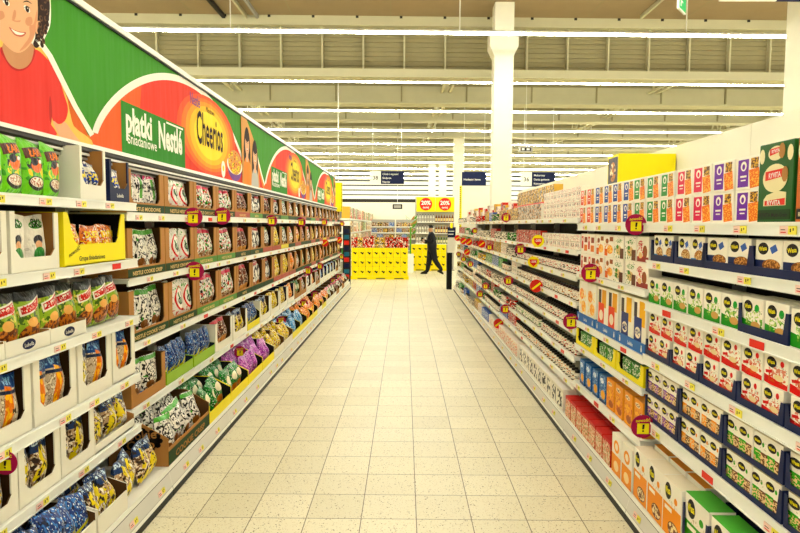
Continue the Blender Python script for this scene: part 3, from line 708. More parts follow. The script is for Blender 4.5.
def carton(wd, ht, dp, body, inner, lip=.07, stile=.05, band=None, bandtxt=None, txtm=None, shape='window', back=True, side_txt=None, topbar=0):
    """display carton: cut-out front, open top; local front at y = 0"""
    t_ = .007
    def build():
        r = empty('display_carton')
        b = MB()
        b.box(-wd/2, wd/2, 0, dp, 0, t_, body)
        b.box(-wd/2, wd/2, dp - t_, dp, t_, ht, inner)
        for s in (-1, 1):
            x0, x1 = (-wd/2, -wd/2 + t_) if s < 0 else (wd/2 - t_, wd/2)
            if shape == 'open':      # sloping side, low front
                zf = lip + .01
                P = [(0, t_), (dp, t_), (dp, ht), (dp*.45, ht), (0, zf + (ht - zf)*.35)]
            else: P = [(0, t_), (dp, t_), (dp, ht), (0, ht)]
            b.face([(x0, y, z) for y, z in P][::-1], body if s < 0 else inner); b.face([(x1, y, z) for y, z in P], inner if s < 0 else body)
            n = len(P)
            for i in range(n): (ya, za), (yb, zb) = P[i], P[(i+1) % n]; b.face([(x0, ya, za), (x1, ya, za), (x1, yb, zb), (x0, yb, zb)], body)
        b.box(-wd/2 + t_, wd/2 - t_, 0, t_, 0, lip, body)
        if shape != 'open':
            ins = .05 if shape == 'flare' else 0
            for s in (-1, 1):
                a = s * wd/2; c = s * (wd/2 - stile); d = s * (wd/2 - stile + (ins if shape == 'flare' else 0)); e = s*(wd/2 - stile - .035)
                P = [(a - s*t_, lip), (e, lip), (c, lip + .035), (d, ht), (a - s*t_, ht)]
                if s > 0: P = P[::-1]
                b.face([(x, 0, z) for x, z in P][::-1], body); b.face([(x, t_, z) for x, z in P], inner)
                b.face([(c, 0, lip + .035), (c, t_, lip + .035), (d, t_, ht), (d, 0, ht)], body)
            if topbar: b.box(-wd/2 + t_, wd/2 - t_, 0, t_, ht - topbar, ht, body)
        b.build('carton_body', r)
        if band:
            b = MB(); h = lip * .82
            b.box(-wd/2 - .001, wd/2 + .001, -.002, -.0002, .004, h, band)
            o = b.build('printed_band', r)
            if bandtxt:
                b = MB(); b.text(bandtxt, 0, h*.24, h*.62, -.003, txtm or M['kraft'], sx=min(1.5, (wd*.92) / (len(bandtxt)*.62*h*.62)), bold=.025); b.build('lettering', o)
        elif bandtxt:
            b = MB()
            b.disc(0, lip*.5, .05, lip*.34, -.0012, M['navy'], 20); b.text(bandtxt, 0, lip*.36, lip*.36, -.002, M['wcard'], bold=.01); b.build('logo_badge', r)
        if side_txt:
            b = MB(); b.disc(0, ht*.6, dp*.38, ht*.26, 0, M['ink'], 14)
            for a in range(14):
                q = 2*PI*a/14; b.disc(dp*.36*math.cos(q), ht*.6 + ht*.24*math.sin(q), .022, .018, 0, M['ink'], 8)
            b.text(side_txt[0], 0, ht*.62, .085, -.0015, M['kraft'], bold=.02, ang=.1); b.text(side_txt[1], .02, ht*.40, .085, -.0015, M['kraft'], bold=.02, ang=.1)
            # the near side face looks along local -x
            b.xf(Matrix.Translation((-wd/2 - .0012, dp*.5, 0)) @ Matrix.Rotation(-PI/2, 4, 'Z')); b.build('side_print', r)
        return r
    return Kind(build, 'display carton', '')

def put(kind, side, Y, X, z, label, group=None, tilt=0, jit=0):
    """Y: centre along the aisle; X: where its front stands"""
    rz = (PI/2 if side < 0 else -PI/2) + jit
    if tilt < 0: z += .10 * math.sin(-tilt)
    return kind.place((X, Y, z), rz, label, group, tilt)

RND = random.Random(11)
LV = {'L': ['top shelf', 'second shelf', 'third shelf', 'fourth shelf', 'bottom shelf', 'floor-level shelf']}
def fill_carton(side, Y, X, z, wd, styles, ht, where, th=.07, grp=None, inset=.0, bw=None, tilt=0, letters=None):
    n = len(styles); pitch = (wd - .06) / n
    for q, st in enumerate(styles):
        y = Y + (q - (n-1)/2) * pitch + RND.uniform(-.004, .004)
        k = bag(st, bw or round(pitch*.98, 3), ht, th, (q + int(Y*7)) % 3, letters)
        o = put(k, side, y, X + side*max(inset, .018), z + .009, '%s, %s%s' % (k.desc, nth(q+1) + ' in its ' if n > 1 else 'in its ', where), grp, tilt=tilt + RND.uniform(-.05, .02), jit=RND.uniform(-.05, .05))

# ---- banner side, deep bay beside the camera (A)
A_ = ' of deep bay beside camera'
k = bag('lime', .185, .265, .09, 0, ('ŁAKI', 0, .188, .05, mat('orange_letters', '#f2801c', .4), .12))
for i, (y, t_) in enumerate(((2.30, 0), (2.47, .02), (2.64, -.03), (2.80, .05), (2.965, .02), (3.12, .09))):
    put(k, -1, y, -1.745, 1.902, 'lime green cereal bag, %s from camera end of top shelf beside white carton' % nth(i+1), 'lime green bags on the top shelf', tilt=-.06 + t_*.3, jit=t_*2)
c = carton(.28, .285, .26, M['wcard'], M['kraft'], .085, .022); put(c, -1, 3.42, -1.725, 1.902, 'white display carton on top shelf between lime bags and navy carton', 'cartons in the deep bay')
fill_carton(-1, 3.42, -1.725, 1.902, .28, ['yellsplash', 'yellsplash'], .20, 'white carton above the yellow carton', th=.09, inset=.008)
c = carton(.25, .25, .24, M['navy'], M['kraft'], .085, .022, bandtxt='Lubella'); put(c, -1, 3.735, -1.725, 1.902, 'navy blue display carton at far end of top shelf in deep bay', 'cartons in the deep bay')
fill_carton(-1, 3.735, -1.725, 1.902, .25, ['yellsplash'], .19, 'navy carton on top shelf', th=.10, inset=.01, bw=.19)
# A2
c = carton(.375, .275, .3, M['wcard'], M['kraft'], .065, .035)
for i, y in enumerate((2.07, 2.47, 2.87)):
    put(c, -1, y, -1.725, 1.552, 'white display carton of cartoon cereal bags, %s before the yellow carton' % nth(3-i), 'white cartons on the second shelf')
    fill_carton(-1, y, -1.725, 1.552, .385, ['boywhite', 'boywhite'], .25, 'white carton, %s before the yellow carton' % nth(3-i), inset=.02, letters=('SKI', 0, .19, .06, M['dgreen'], 0))
def yellow_carton():
    r = carton(.68, .28, .32, M['yellow'], M['ink'], .11, .09, shape='flare').b()
    b = MB(); b.text('Grupa śniadaniowa', -.06, .024, .036, -.001, M['ink'], bold=.012); b.build('lettering', r)
    b = MB(); b.text('nowość', -.24, .066, .034, -.001, M['ink'], bold=.01, ang=.35); b.build('lettering', r); return r
c = Kind(yellow_carton, 'display carton', ''); put(c, -1, 3.44, -1.722, 1.552, 'bright yellow display carton with cut-out front in deep bay', 'yellow cartons')
fill_carton(-1, 3.44, -1.722, 1.552, .66, ['orangered'] * 3, .205, 'bright yellow carton of deep bay', inset=.012, th=.08, letters=('DUETKI', 0, .135, .05, M['yellow'], 0))
# A3
c = carton(.335, .075, .3, M['wcard'], M['kraft'], .07, .03, bandtxt='Lubella', shape='open')
for i, y in enumerate((2.10, 2.44, 2.78, 3.12)):
    put(c, -1, y, -1.72, 1.187, 'low white tray with navy oval badge, %s along the third shelf' % nth(i+1), 'white trays on the third shelf')
for i in range(11):
    y = 2.02 + i*.168
    k = bag('choco', .18, .265, .08, i % 3, ('Nesquik' if 0 else 'Nougat', 0, .175, .045, M['red'], .2))
    put(k, -1, y, -1.74, 1.195, 'green and brown chocolate cereal bag, %s along third shelf%s' % (nth(i+1), A_), 'chocolate cereal bags on the third shelf', tilt=RND.uniform(-.1, .0), jit=RND.uniform(-.15, .1))
# A4
c = carton(.37, .31, .3, M['wcard'], M['kraft_dark'], .075, .05)
for i, y in enumerate((2.20, 2.60, 2.99, 3.38, 3.73)):
    w0 = .37 if i < 4 else .30
    cc = c if i < 4 else carton(.30, .31, .3, M['wcard'], M['kraft_dark'], .075, .045)
    put(cc, -1, y, -1.722, .819, 'white display carton with two tall bags, %s along fourth shelf%s' % (nth(i+1), A_), 'white cartons on the fourth shelf')
    fill_carton(-1, y, -1.722, .819, w0, ['orangeblue' if i != 3 else 'muesli', 'orangeblue'], .28, '%s carton along fourth shelf' % nth(i+1), inset=.02, th=.08)
# A5
c = carton(.33, .27, .3, M['wcard'], M['kraft_dark'], .065, .045)
for i, y in enumerate((2.15, 2.50, 2.84, 3.18)):
    put(c, -1, y, -1.722, .485, 'white muesli display carton, %s along fifth shelf%s' % (nth(i+1), A_), 'white cartons on the fifth shelf')
    fill_carton(-1, y, -1.722, .485, .33, ['muesli', 'muesli'], .25, '%s muesli carton along fifth shelf' % nth(i+1), inset=.02, th=.08)
c = carton(.50, .12, .3, M['wcard'], M['kraft'], .05, .03, shape='open'); put(c, -1, 3.60, -1.722, .485, 'low white tray of leaning muesli bags at end of fifth shelf', 'white trays')
for i in range(4):
    put(bag('muesli', .17, .21, .10, i % 3), -1, 3.43 + i*.115, -1.745, .494, 'leaning muesli bag, %s in low white tray of fifth shelf' % nth(i+1), 'muesli bags in the low tray', tilt=RND.uniform(-.35, -.1), jit=RND.uniform(-.3, .3))
# A6
c = carton(.33, .2, .34, M['wcard'], M['kraft_dark'], .11, .03, shape='open')
for i, y in enumerate((2.10, 2.46, 2.82, 3.17)):
    put(c, -1, y, -1.541, .182, 'white floor-level tray of blue bags, %s in deep bay' % nth(i+1), 'white trays on the floor-level shelf')
    st = 'blue' if i != 3 else 'muesli'
    for q in range(3): put(bag(st, .15, .24, .1, q), -1, y - .1 + q*.1, -1.56, .192, '%s, %s in deep bay tray %s' % (BAGNAME[st], nth(q+1), ORD[i+1] + ' from camera'), 'bags in the floor-level trays', tilt=RND.uniform(-.28, -.1), jit=RND.uniform(-.4, .4))
    for q in range(2): put(bag(st, .15, .19, .1, 2-q), -1, y - .07 + q*.13, -1.71, .192, '%s, %s at the back of the %s floor-level tray' % (BAGNAME[st], nth(q+1), nth(i+1)), 'bags in the floor-level trays', tilt=RND.uniform(-.28, -.1), jit=RND.uniform(-.4, .4))
for q in range(4): put(bag('muesli', .17, .24, .10, q % 3), -1, 3.43 + q*.13, -1.555 - .02*(q % 2), .182, 'muesli bag, %s of those leaning beside the brown splash-logo carton' % nth(q+1), 'loose muesli bags', tilt=-.14 + .5*RND.uniform(-.1, .1), jit=RND.uniform(-.3, .3))

# ---- banner side, the ten bays beyond (B)
LET = {'cookie': ('Crisp', 0, .15, .075, M['wcard'], .1), 'rednut': ('Cini', 0, .14, .08, M['ink'], .15), 'pinktop': ('Muesli', 0, .16, .06, M['ink'], .1)}
KB = {}
def kraft(wd, ht, band, txt, dp=.3):
    k = (wd, ht, band, txt)
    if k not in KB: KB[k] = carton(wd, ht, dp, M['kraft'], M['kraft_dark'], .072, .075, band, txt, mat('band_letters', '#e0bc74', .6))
    return KB[k]
BAND = {'g': M['dgreen'], 'l': mat('leaf_band', '#4f8a2c', .5), 'r': mat('brick_band', '#a8432c', .5), 'y': mat('lemon_band', '#d8c62a', .5)}
BCOL = {'g': 'dark green', 'l': 'leaf green', 'r': 'brick red', 'y': 'lemon'}
SEQ = {
 0: [('pinktop', 'g', 'NESTLE MIODOWE'), ('rednut', 'g', 'NESTLE NESQUIK'), ('multi', 'g', 'NESTLE CHOCAPIC'), ('multi', 'g', 'NESTLE CHOCAPIC'), ('brown', 'r', 'CHOCAPIC'), ('penguin', 'l', 'NESTLE'), ('brown', 'g', 'NESTLE'), ('penguin', 'g', 'NESTLE'),
     ('cookie', 'l', None), ('multi', 'g', None), ('rednut', 'g', None), ('orangered', 'r', None), ('multi', 'g', None), ('cookie', 'l', None)],
 1: [('cookie', 'g', 'NESTLE COOKIE CRISP'), ('rednut', 'g', 'NESTLE CINI MINIS'), ('multi', 'l', 'NESTLE MUSLI'), ('multi', 'l', 'NESTLE MUSLI'), ('brown', 'g', 'NESTLE'), ('penguin', 'g', 'NESTLE'), ('cookie', 'r', None), ('yellowpack', 'r', None), ('cookie', 'y', None), ('multi', 'g', None), ('orangered', 'r', None)],
 2: [('cookie', 'g', 'NESTLE COOKIE CRISP'), ('rednut', 'g', 'NESTLE CINI MINIS'), ('multi', 'l', 'NESTLE MUSLI'), ('multi', 'l', 'NESTLE MUSLI'), ('brown', 'g', 'NESTLE'), ('penguin', 'g', None), ('penguin', 'g', None), ('yellowpack', 'r', None), ('yellowpack', 'r', None), ('orangepack', 'r', None), ('multi', 'g', None), ('greenpack', 'g', None)],
}
for lv, (z, Xf, ch, bh) in enumerate(((1.846, -1.785, .285, .27), (1.419, -1.785, .325, .305), (.987, -1.785, .345, .325))):
    y = AB + .05; i = 0
    while y + .6 < AB + NL*WL:
        st, bd, tx = SEQ[lv][i] if i < len(SEQ[lv]) else SEQ[lv][4 + (i*5 + lv) % (len(SEQ[lv]) - 4)]
        wd = .62 if i < 6 else .56
        if lv == 2 and i == 0: wd = .66
        k = kraft(wd, ch, BAND[bd], tx if i < 8 else None)
        yc = y + wd/2
        nm = ['top shelf', 'second shelf', 'third shelf'][lv]
        put(k, -1, yc, Xf, z, 'brown display carton with %s band, %s along the %s under the banner' % (BCOL[bd], nth(i+1), nm), 'brown cartons under the banner')
        fill_carton(-1, yc, Xf, z, wd + .03, [st] * (3 if i < 9 else 2), bh, '%s brown carton, %s' % (nth(i+1), nm), inset=.022, th=.09, letters=LET.get(st) if i < 3 else None)
        y += wd + .012; i += 1
# fourth shelf: mixed trays
S4 = [('kraft', 'cookie', 2), ('lime', 'blue', 4), ('lime', 'blue', 4), ('white', 'brown', 2), ('white', 'muesli', 3), ('yel', 'blue', 3), ('white', 'muesli', 3), ('white', 'yellowpack', 3), ('blueb', 'yellowpack', 2), ('blueb', 'orangepack', 2), ('kraft', 'greenpack', 3), ('kraft', 'multi', 3), ('white', 'penguin', 2), ('white', 'orangered', 3), ('kraft', 'multi', 3), ('blueb', 'skyblue', 3), ('blueb', 'blue', 3), ('white', 'skyblue', 3), ('white', 'skyblue', 3), ('blueb', 'blue', 3), ('kraft', 'greenpack', 3), ('white', 'multi', 3)]
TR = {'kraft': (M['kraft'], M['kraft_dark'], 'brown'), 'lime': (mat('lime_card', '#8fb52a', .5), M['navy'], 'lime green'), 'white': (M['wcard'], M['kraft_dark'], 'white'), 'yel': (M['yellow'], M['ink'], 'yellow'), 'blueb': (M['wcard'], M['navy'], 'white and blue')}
y = AB + .05
for i, (tr, st, n) in enumerate(S4):
    body, inner, nm = TR[tr]; wd = .575; yc = y + wd/2
    key = ('t4', tr)
    if key not in KB: KB[key] = carton(wd, .27 if tr != 'lime' else .12, .34, body, inner, .07 if tr != 'lime' else .085, .06, shape='window' if tr in ('kraft', 'white', 'blueb') else 'open')
    put(KB[key], -1, yc, -1.783, .559, '%s tray of %ss, %s along the fourth shelf' % (nm, BAGNAME[st].split(' with')[0], nth(i+1)), 'trays on the fourth shelf')
    fill_carton(-1, yc, -1.783, .559, wd + .0, [st]*n, .27, '%s %s tray, fourth shelf' % (nth(i+1), nm), inset=.020, th=.09, tilt=-.03)
    y += wd + .024
# bottom shelf: open trays heaped with bags
S5 = [('kraft', 'cookie'), ('yel', 'greenpack'), ('yel', 'greenpack'), ('yel', 'purple'), ('yel', 'purple'), ('white', 'yellowpack'), ('white', 'yellowpack'), ('yel', 'skyblue'), ('yel', 'skyblue'), ('yel', 'orangepack'), ('yel', 'orangered'), ('white', 'orangepack'), ('yel', 'orangered'), ('white', 'orangered'), ('white', 'pinktop'), ('white', 'pinktop'), ('kraft', 'brown'), ('white', 'multi'), ('kraft', 'brown'), ('white', 'orangered'), ('white', 'pinktop')]
y = AB + .035
for i, (tr, st) in enumerate(S5):
    body, inner, nm = TR[tr]; wd = .84 if i == 0 else .595; yc = y + wd/2
    key = ('t5', tr, i == 0)
    if key not in KB: KB[key] = carton(wd, .29 if i == 0 else .24, .4, body, inner, .12 if i == 0 else .09, .04, shape='open', band=M['dgreen'] if i == 0 else None, bandtxt='COOKIE CRISP' if i == 0 else None, side_txt=('Cookie', 'Crisp') if i == 0 else None)
    lab = 'big brown open carton with black splash logo on floor-level shelf' if i == 0 else '%s open tray of %ss, %s along floor-level shelf' % (nm, BAGNAME[st].split(' with')[0], nth(i+1))
    put(KB[key], -1, yc, -1.541, .182, lab, 'open trays on the floor-level shelf')
    n = 4 if i == 0 else 3
    for row in range(2 if i < 12 else 1):
        for q in range(n):
            yy = yc + (q - (n-1)/2) * (wd - .08)/n
            put(bag(st, .19 if i else .2, .29 if i == 0 else .25, .11, (q + row + i) % 3), -1, yy, -1.56 - row*.16, .192 + row*.02, '%s, %s in %s row of %s floor-level tray' % (BAGNAME[st], nth(q+1), ('front', 'back')[row], nth(i+1)),
                'bags heaped on the floor-level shelf', tilt=RND.uniform(-.35, -.08), jit=RND.uniform(-.25, .25))
    y += wd + .012
# ---- pale panel side
def packprint(name, base, layers): return pm(name, base, layers, .4)
WASA = lambda cx, cy, r: [('e', cx, cy, r*1.15, r, '#14110f'), ('n', 30, .45, '#e7c41c', ('r', cx, cy, r*.75, r*.28))]
PK = {}
def sq(name, top, desc, layers, base='#f3eddc', side=None):
    PK[name] = (packprint('face_' + name, base, layers), mat('side_' + name, side or base, .45), mat('top_' + name, top, .45), desc)
for nm, c, desc in (('redtag', '#d8482c', 'red label flatbread pack'), ('bluetag', '#23418f', 'blue label flatbread pack'), ('greentag', '#2f8a35', 'green label flatbread pack'), ('pinktag', '#d21f4c', 'crimson label flatbread pack'), ('violettag', '#6a2a9a', 'violet label flatbread pack')):
    sq(nm, '#efe9d6', desc, [('r', .29, .5, .22, .43, c), ('e', .30, .72, .12, .15, '#f6efe0'), ('e', .30, .70, .06, .09, c), ('r', .30, .40, .13, .03, '#f6efe0'), ('r', .30, .28, .10, .02, '#f6efe0'),
        ('r', .74, .78, .15, .16, '#5a3a22'), ('n', 16, .5, '#d9a54a', ('r', .74, .78, .15, .16)), ('r', .75, .32, .20, .29, '#e2761c', .12), ('n', 18, .54, '#f5b65a', ('r', .75, .32, .19, .27, .12))])
sq('wh_blue', '#efe9d6', 'white and blue crispbread pack', WASA(.30, .75, .17) + [('r', .7, .72, .12, .10, '#3a5fae', .5), ('n', 22, .58, '#5a78b8', ('r', .68, .6, .3, .09)), ('e', .62, .30, .36, .24, '#a8703a'), ('n', 14, .52, '#e2c48e', ('e', .62, .30, .33, .19)), ('r', .1, .12, .3, .12, '#2b7fc2')])
sq('wh_navy', '#efe9d6', 'white and navy crispbread pack', WASA(.30, .75, .17) + [('r', .7, .75, .12, .10, '#3a5fae', .5), ('r', .2, .2, .25, .22, '#16244e'), ('e', .62, .28, .34, .18, '#7a4a26'), ('n', 14, .52, '#c98f52', ('e', .62, .28, .33, .17))])
sq('wh_green', '#efe9d6', 'white and green crispbread pack', WASA(.32, .74, .17) + [('r', .5, .12, .6, .18, '#2f8a2c', -.15), ('e', .72, .72, .11, .12, '#2f9a3c'), ('n', 22, .60, '#9a9080', ('r', .66, .6, .3, .08)), ('n', 7, .54, '#5f9a3a', ('r', .6, .35, .4, .18)), ('n', 10, .55, '#b9cf7a', ('r', .55, .45, .35, .2)), ('e', .68, .22, .22, .12, '#c89a5c')])
sq('wh_red', '#efe9d6', 'white and red crispbread pack', WASA(.32, .74, .17) + [('r', .5, .10, .6, .13, '#cf2a1e', -.15), ('e', .75, .78, .08, .10, '#cf2a1e'), ('n', 22, .60, '#9a9080', ('r', .66, .6, .3, .08)), ('n', 7, .54, '#c9502f', ('r', .6, .3, .4, .18)), ('n', 10, .55, '#d98a72', ('r', .55, .42, .36, .2)), ('r', .2, .42, .14, .05, '#cf2a1e', .2), ('e', .62, .3, .2, .1, '#e7d2a2')])
for nm, c, desc in (('w_violet', '#7a3f9e', 'white and violet wafer pack'), ('w_orange', '#ee9614', 'white and orange wafer pack'), ('w_green', '#3f9f2e', 'white and green wafer pack')):
    sq(nm, '#d8c9a4', desc, WASA(.14, .74, .12) + WASA(.64, .74, .12) + [('e', .33, .70, .04, .07, c), ('e', .84, .70, .04, .07, c), ('n', 22, .6, '#b9ae96', ('r', .3, .66, .14, .12)), ('r', .12, .26, .13, .22, c), ('r', .62, .26, .13, .22, c), ('r', .37, .26, .12, .2, '#6b4226'), ('r', .87, .26, .12, .2, '#6b4226'), ('n', 15, .5, '#e4c391', ('r', .5, .26, .5, .15))])
for nm, c, top, desc in (('b_orange', '#ea9212', '#efe2c4', 'tall orange and white crispbread box'), ('b_green', '#3f9a2c', '#4fae38', 'tall green and white crispbread box')):
    sq(nm, top, desc, WASA(.28, .80, .14) + [('e', .70, .72, .09, .06, c), ('n', 18, .6, '#cbbf9f', ('r', .55, .62, .35, .06)), ('r', .5, .28, .52, .30, c), ('r', .3, .50, .2, .035, '#f6efdc'), ('e', .6, .20, .30, .13, '#6b3a20'), ('n', 12, .5, '#ead4a4', ('e', .6, .20, .28, .11)), ('r', .5, .01, .5, .015, '#f6efdc')])
sq('sm_red', '#e6dcc6', 'small white and red cracker pack', [('r', .22, .55, .12, .32, '#c83a26'), ('e', .22, .7, .06, .09, '#f3ecd8'), ('r', .7, .7, .2, .14, '#8a3a20'), ('r', .68, .28, .22, .16, '#dd7a34')])
sq('sm_orange', '#e6dcc6', 'small white and orange cracker pack', [('e', .3, .72, .16, .12, '#8e4a1c'), ('e', .62, .34, .3, .2, '#ee9a34'), ('n', 12, .5, '#f7cf7a', ('e', .62, .34, .28, .18)), ('r', .2, .2, .16, .16, '#d8641c'), ('r', .75, .82, .18, .10, '#8e4a1c'), ('n', 9, .58, '#e0822a', ('r', .3, .45, .28, .3))])
sq('sm_green', '#e9e2cc', 'small white and green cracker pack', [('n', 16, .5, '#4a8a3a', ('e', .5, .75, .36, .1)), ('e', .5, .35, .3, .2, '#dcbf86'), ('e', .35, .5, .12, .09, '#4a8f34'), ('r', .8, .22, .18, .22, '#5a2f1c'), ('n', 9, .58, '#3a7a2c', ('r', .3, .3, .28, .28)), ('n', 18, .62, '#8a8272', ('r', .6, .9, .35, .06))])
sq('sm_brown', '#e9e2cc', 'small white and maroon cracker pack', [('e', .3, .72, .2, .12, '#b83038'), ('n', 16, .5, '#f0e6d2', ('e', .3, .72, .2, .1)), ('e', .68, .4, .2, .26, '#8c4a26'), ('r', .5, .1, .5, .1, '#8a2a2a'), ('n', 8, .56, '#c43a3a', ('r', .3, .45, .28, .3)), ('e', .3, .25, .16, .12, '#e2c08a')])
sq('lek_orange', '#e9dfa8', 'white crispbread carton with orange slices', [('e', .35, .68, .26, .14, '#ee8a2c'), ('e', .6, .38, .28, .14, '#f4a640'), ('n', 12, .55, '#f6d48a', ('r', .5, .5, .4, .3))])
sq('lek_red', '#e9dfa8', 'white crispbread carton with red label', [('r', .68, .75, .22, .20, '#e0a040'), ('r', .25, .78, .14, .16, '#3a2f2a'), ('r', .4, .36, .30, .28, '#dd4a26'), ('e', .4, .36, .2, .12, '#f3e6cc')])
sq('lek_navy', '#e9dfa8', 'white crispbread carton with navy label', [('r', .72, .72, .22, .24, '#efb53a'), ('r', .2, .78, .12, .14, '#3a2f2a'), ('r', .4, .34, .30, .30, '#1e2f6e'), ('e', .4, .34, .22, .11, '#f3e6cc'), ('n', 22, .5, '#1e2f6e', ('e', .4, .34, .2, .07))])
sq('blue_box', '#2f6fae', 'blue biscuit box', [('e', .4, .8, .3, .1, '#e8eef0'), ('n', 12, .56, '#8fb8dc', None), ('e', .6, .3, .34, .17, '#e8a83c'), ('r', .5, .05, .5, .05, '#12305e')], base='#1f5a9e')
sq('orange_box', '#e8922a', 'orange biscuit box', [('e', .4, .84, .3, .07, '#f6e2b0'), ('n', 22, .5, '#7a3a12', ('e', .4, .84, .26, .05)), ('e', .4, .5, .3, .14, '#f4b44a'), ('n', 10, .58, '#c9641a', ('r', .5, .4, .5, .3)), ('e', .6, .2, .3, .12, '#a8541c')], base='#ec9a2a')
sq('red_box', '#c41f18', 'red topped biscuit box', [('n', 9, .52, '#e8cfae', None), ('n', 12, .6, '#a8301c', None), ('r', .5, .95, .5, .06, '#c41f18'), ('n', 12, .6, '#7f8a3a', ('r', .5, .4, .5, .3))], base='#d88a6a', side='#c41f18')
sq('orange_tall', '#efe6cc', 'orange and white oat biscuit box', [('e', .5, .72, .3, .16, '#f09a2c'), ('e', .5, .72, .16, .09, '#f6e8c8'), ('r', .5, .25, .52, .25, '#ea9212'), ('e', .5, .22, .26, .13, '#f3d9a0')])
PK['orange_tall2'] = (PK['orange_tall'][0], PK['orange_tall'][1], mat('orange_lid_card', '#e8912a', .5), 'orange topped box')
sq('white_small', '#ece6d6', 'small white printed pack', [('n', 11, .60, '#c02a22', None), ('r', .5, .52, .5, .04, '#c8beaa'), ('r', .3, .3, .07, .12, '#3c3a38'), ('r', .7, .3, .07, .12, '#3c3a38'), ('n', 16, .6, '#5a5650', ('r', .5, .8, .4, .1))])
sq('white_base', '#efe9dc', 'white box with black print', [('n', 5, .5, '#1a1716', ('r', .45, .5, .4, .4)), ('r', .5, .9, .5, .06, '#e3dccb')])
sq('pink_base', '#efe0cc', 'white and salmon box', [('n', 7, .52, '#d9785a', ('r', .5, .5, .45, .45)), ('n', 12, .6, '#5e2a1e', ('r', .5, .4, .4, .3))])
sq('ochre', '#d8b23c', 'ochre and brown packet', [('n', 5, .48, '#2a1608', None), ('n', 8, .60, '#f3ead0', None)], base='#d8a83a')
sq('redpacket', '#c42a20', 'red and white packet', [('n', 5, .55, '#f0e6d4', None), ('n', 7, .54, '#2a0806', None)], base='#c42a20')
sq('greypacket', '#d8d2c4', 'grey and white packet', [('n', 5, .47, '#161412', None), ('n', 8, .58, '#d9901c', None)], base='#dcd5c4')
sq('greenpacket', '#3c8a3a', 'green and white packet', [('n', 9, .55, '#eef0da', None), ('n', 13, .6, '#15361a', None)], base='#3f8e3a')
sq('bluepacket', '#2a4f9a', 'blue and white packet', [('n', 9, .55, '#eef0f0', None), ('n', 13, .6, '#0f1a3a', None)], base='#2f5aa8')

_pk = {}
def PKOBJ(nm):
    if nm.endswith('tag'): return 'flatbread_pack'
    if nm.startswith('wh_'): return 'crispbread_pack'
    if nm.startswith('w_'): return 'wafer_pack'
    if nm.startswith('sm_'): return 'cracker_pack'
    if nm.startswith(('b_', 'lek_')): return 'crispbread_carton'
    if nm.endswith('_box') or nm.startswith('orange_tall'): return 'biscuit_box'
    return 'food_box' if nm.startswith(('white', 'pink')) else 'food_packet'
LOGO = {'wh_blue', 'wh_navy', 'wh_green', 'wh_red', 'w_violet', 'w_orange', 'w_green', 'b_orange', 'b_green'}
def pack(nm, wd, ht, dp, logo=True):
    key = (nm, wd, ht, dp)
    if key not in _pk:
        F, Sd, T, desc = PK[nm]
        def build():
            b = MB(); b.box(-wd/2, wd/2, 0, dp, 0, ht, Sd, front=F, top=T, ch=.0022)
            if logo and nm in LOGO:       # the maker's word on the black oval, on the pack face
                if nm.startswith('w_'): S_ = ((.14, .74, .125), (.64, .74, .125))
                elif nm.startswith('b_'): S_ = ((.28, .80, .14),)
                else: S_ = ((.31, .745, .165),)
                for cx, cz, r in S_:
                    b.disc((cx-.5)*wd, cz*ht, r*1.2*wd, r*1.05*ht, -.0008, M['ink'], 18)
                    b.text('Wasa', (cx-.5)*wd, cz*ht - r*ht*.35, r*1.05*ht if wd < .2 else r*ht*1.2, -.0016, M['yellow'], bold=.03, ang=.12, sx=min(1, .75*wd/ht))
            return b.build(PKOBJ(nm) if wd < .35 else 'grocery_carton')
        kn = Kind(build, 'food pack', desc); _pk[key] = kn
    return _pk[key]
NAMEOF = {'sq': 'food_pack'}
_tr = {}
def tray(wd, ht, lip, dp, m, side_h=None, txt=None, key=None):
    k = (wd, ht, lip, dp, m.name, txt)
    if k not in _tr:
        def build():
            r = empty('display_tray'); b = MB(); t_ = .005; sh = side_h or ht
            b.box(-wd/2, wd/2, 0, dp, 0, t_, m); b.box(-wd/2 + t_, wd/2 - t_, 0, t_, t_, lip, m); b.box(-wd/2, wd/2, dp - t_, dp, t_, ht, m)
            for s in (-1, 1):
                x0, x1 = (-wd/2, -wd/2 + t_) if s < 0 else (wd/2 - t_, wd/2)
                b.box(x0, x1, 0, dp - t_, t_, sh, m)
                # front corner flaps
                c = .028; a = s*(wd/2 - t_)
                P = [(a, 0, lip), (a - s*c, 0, lip), (a - s*c*.5, 0, sh), (a, 0, sh)]
                b.face(P if s < 0 else P[::-1], m)
            b.build('tray_body', r)
            if txt:
                b = MB(); b.text(txt, 0, lip*.3, lip*.5, -.001, M['white'], bold=.02)
                for s in (-1, 1): b.disc(s*(wd/2 - .05), lip*.42, .012, .016, -.001, M['white'], 8); b.disc(s*(wd/2 - .05), lip*.7, .007, .008, -.001, M['white'], 8)
                b.build('lettering', r)
            return r
        _tr[k] = Kind(build, 'display tray', '')
    return _tr[k]

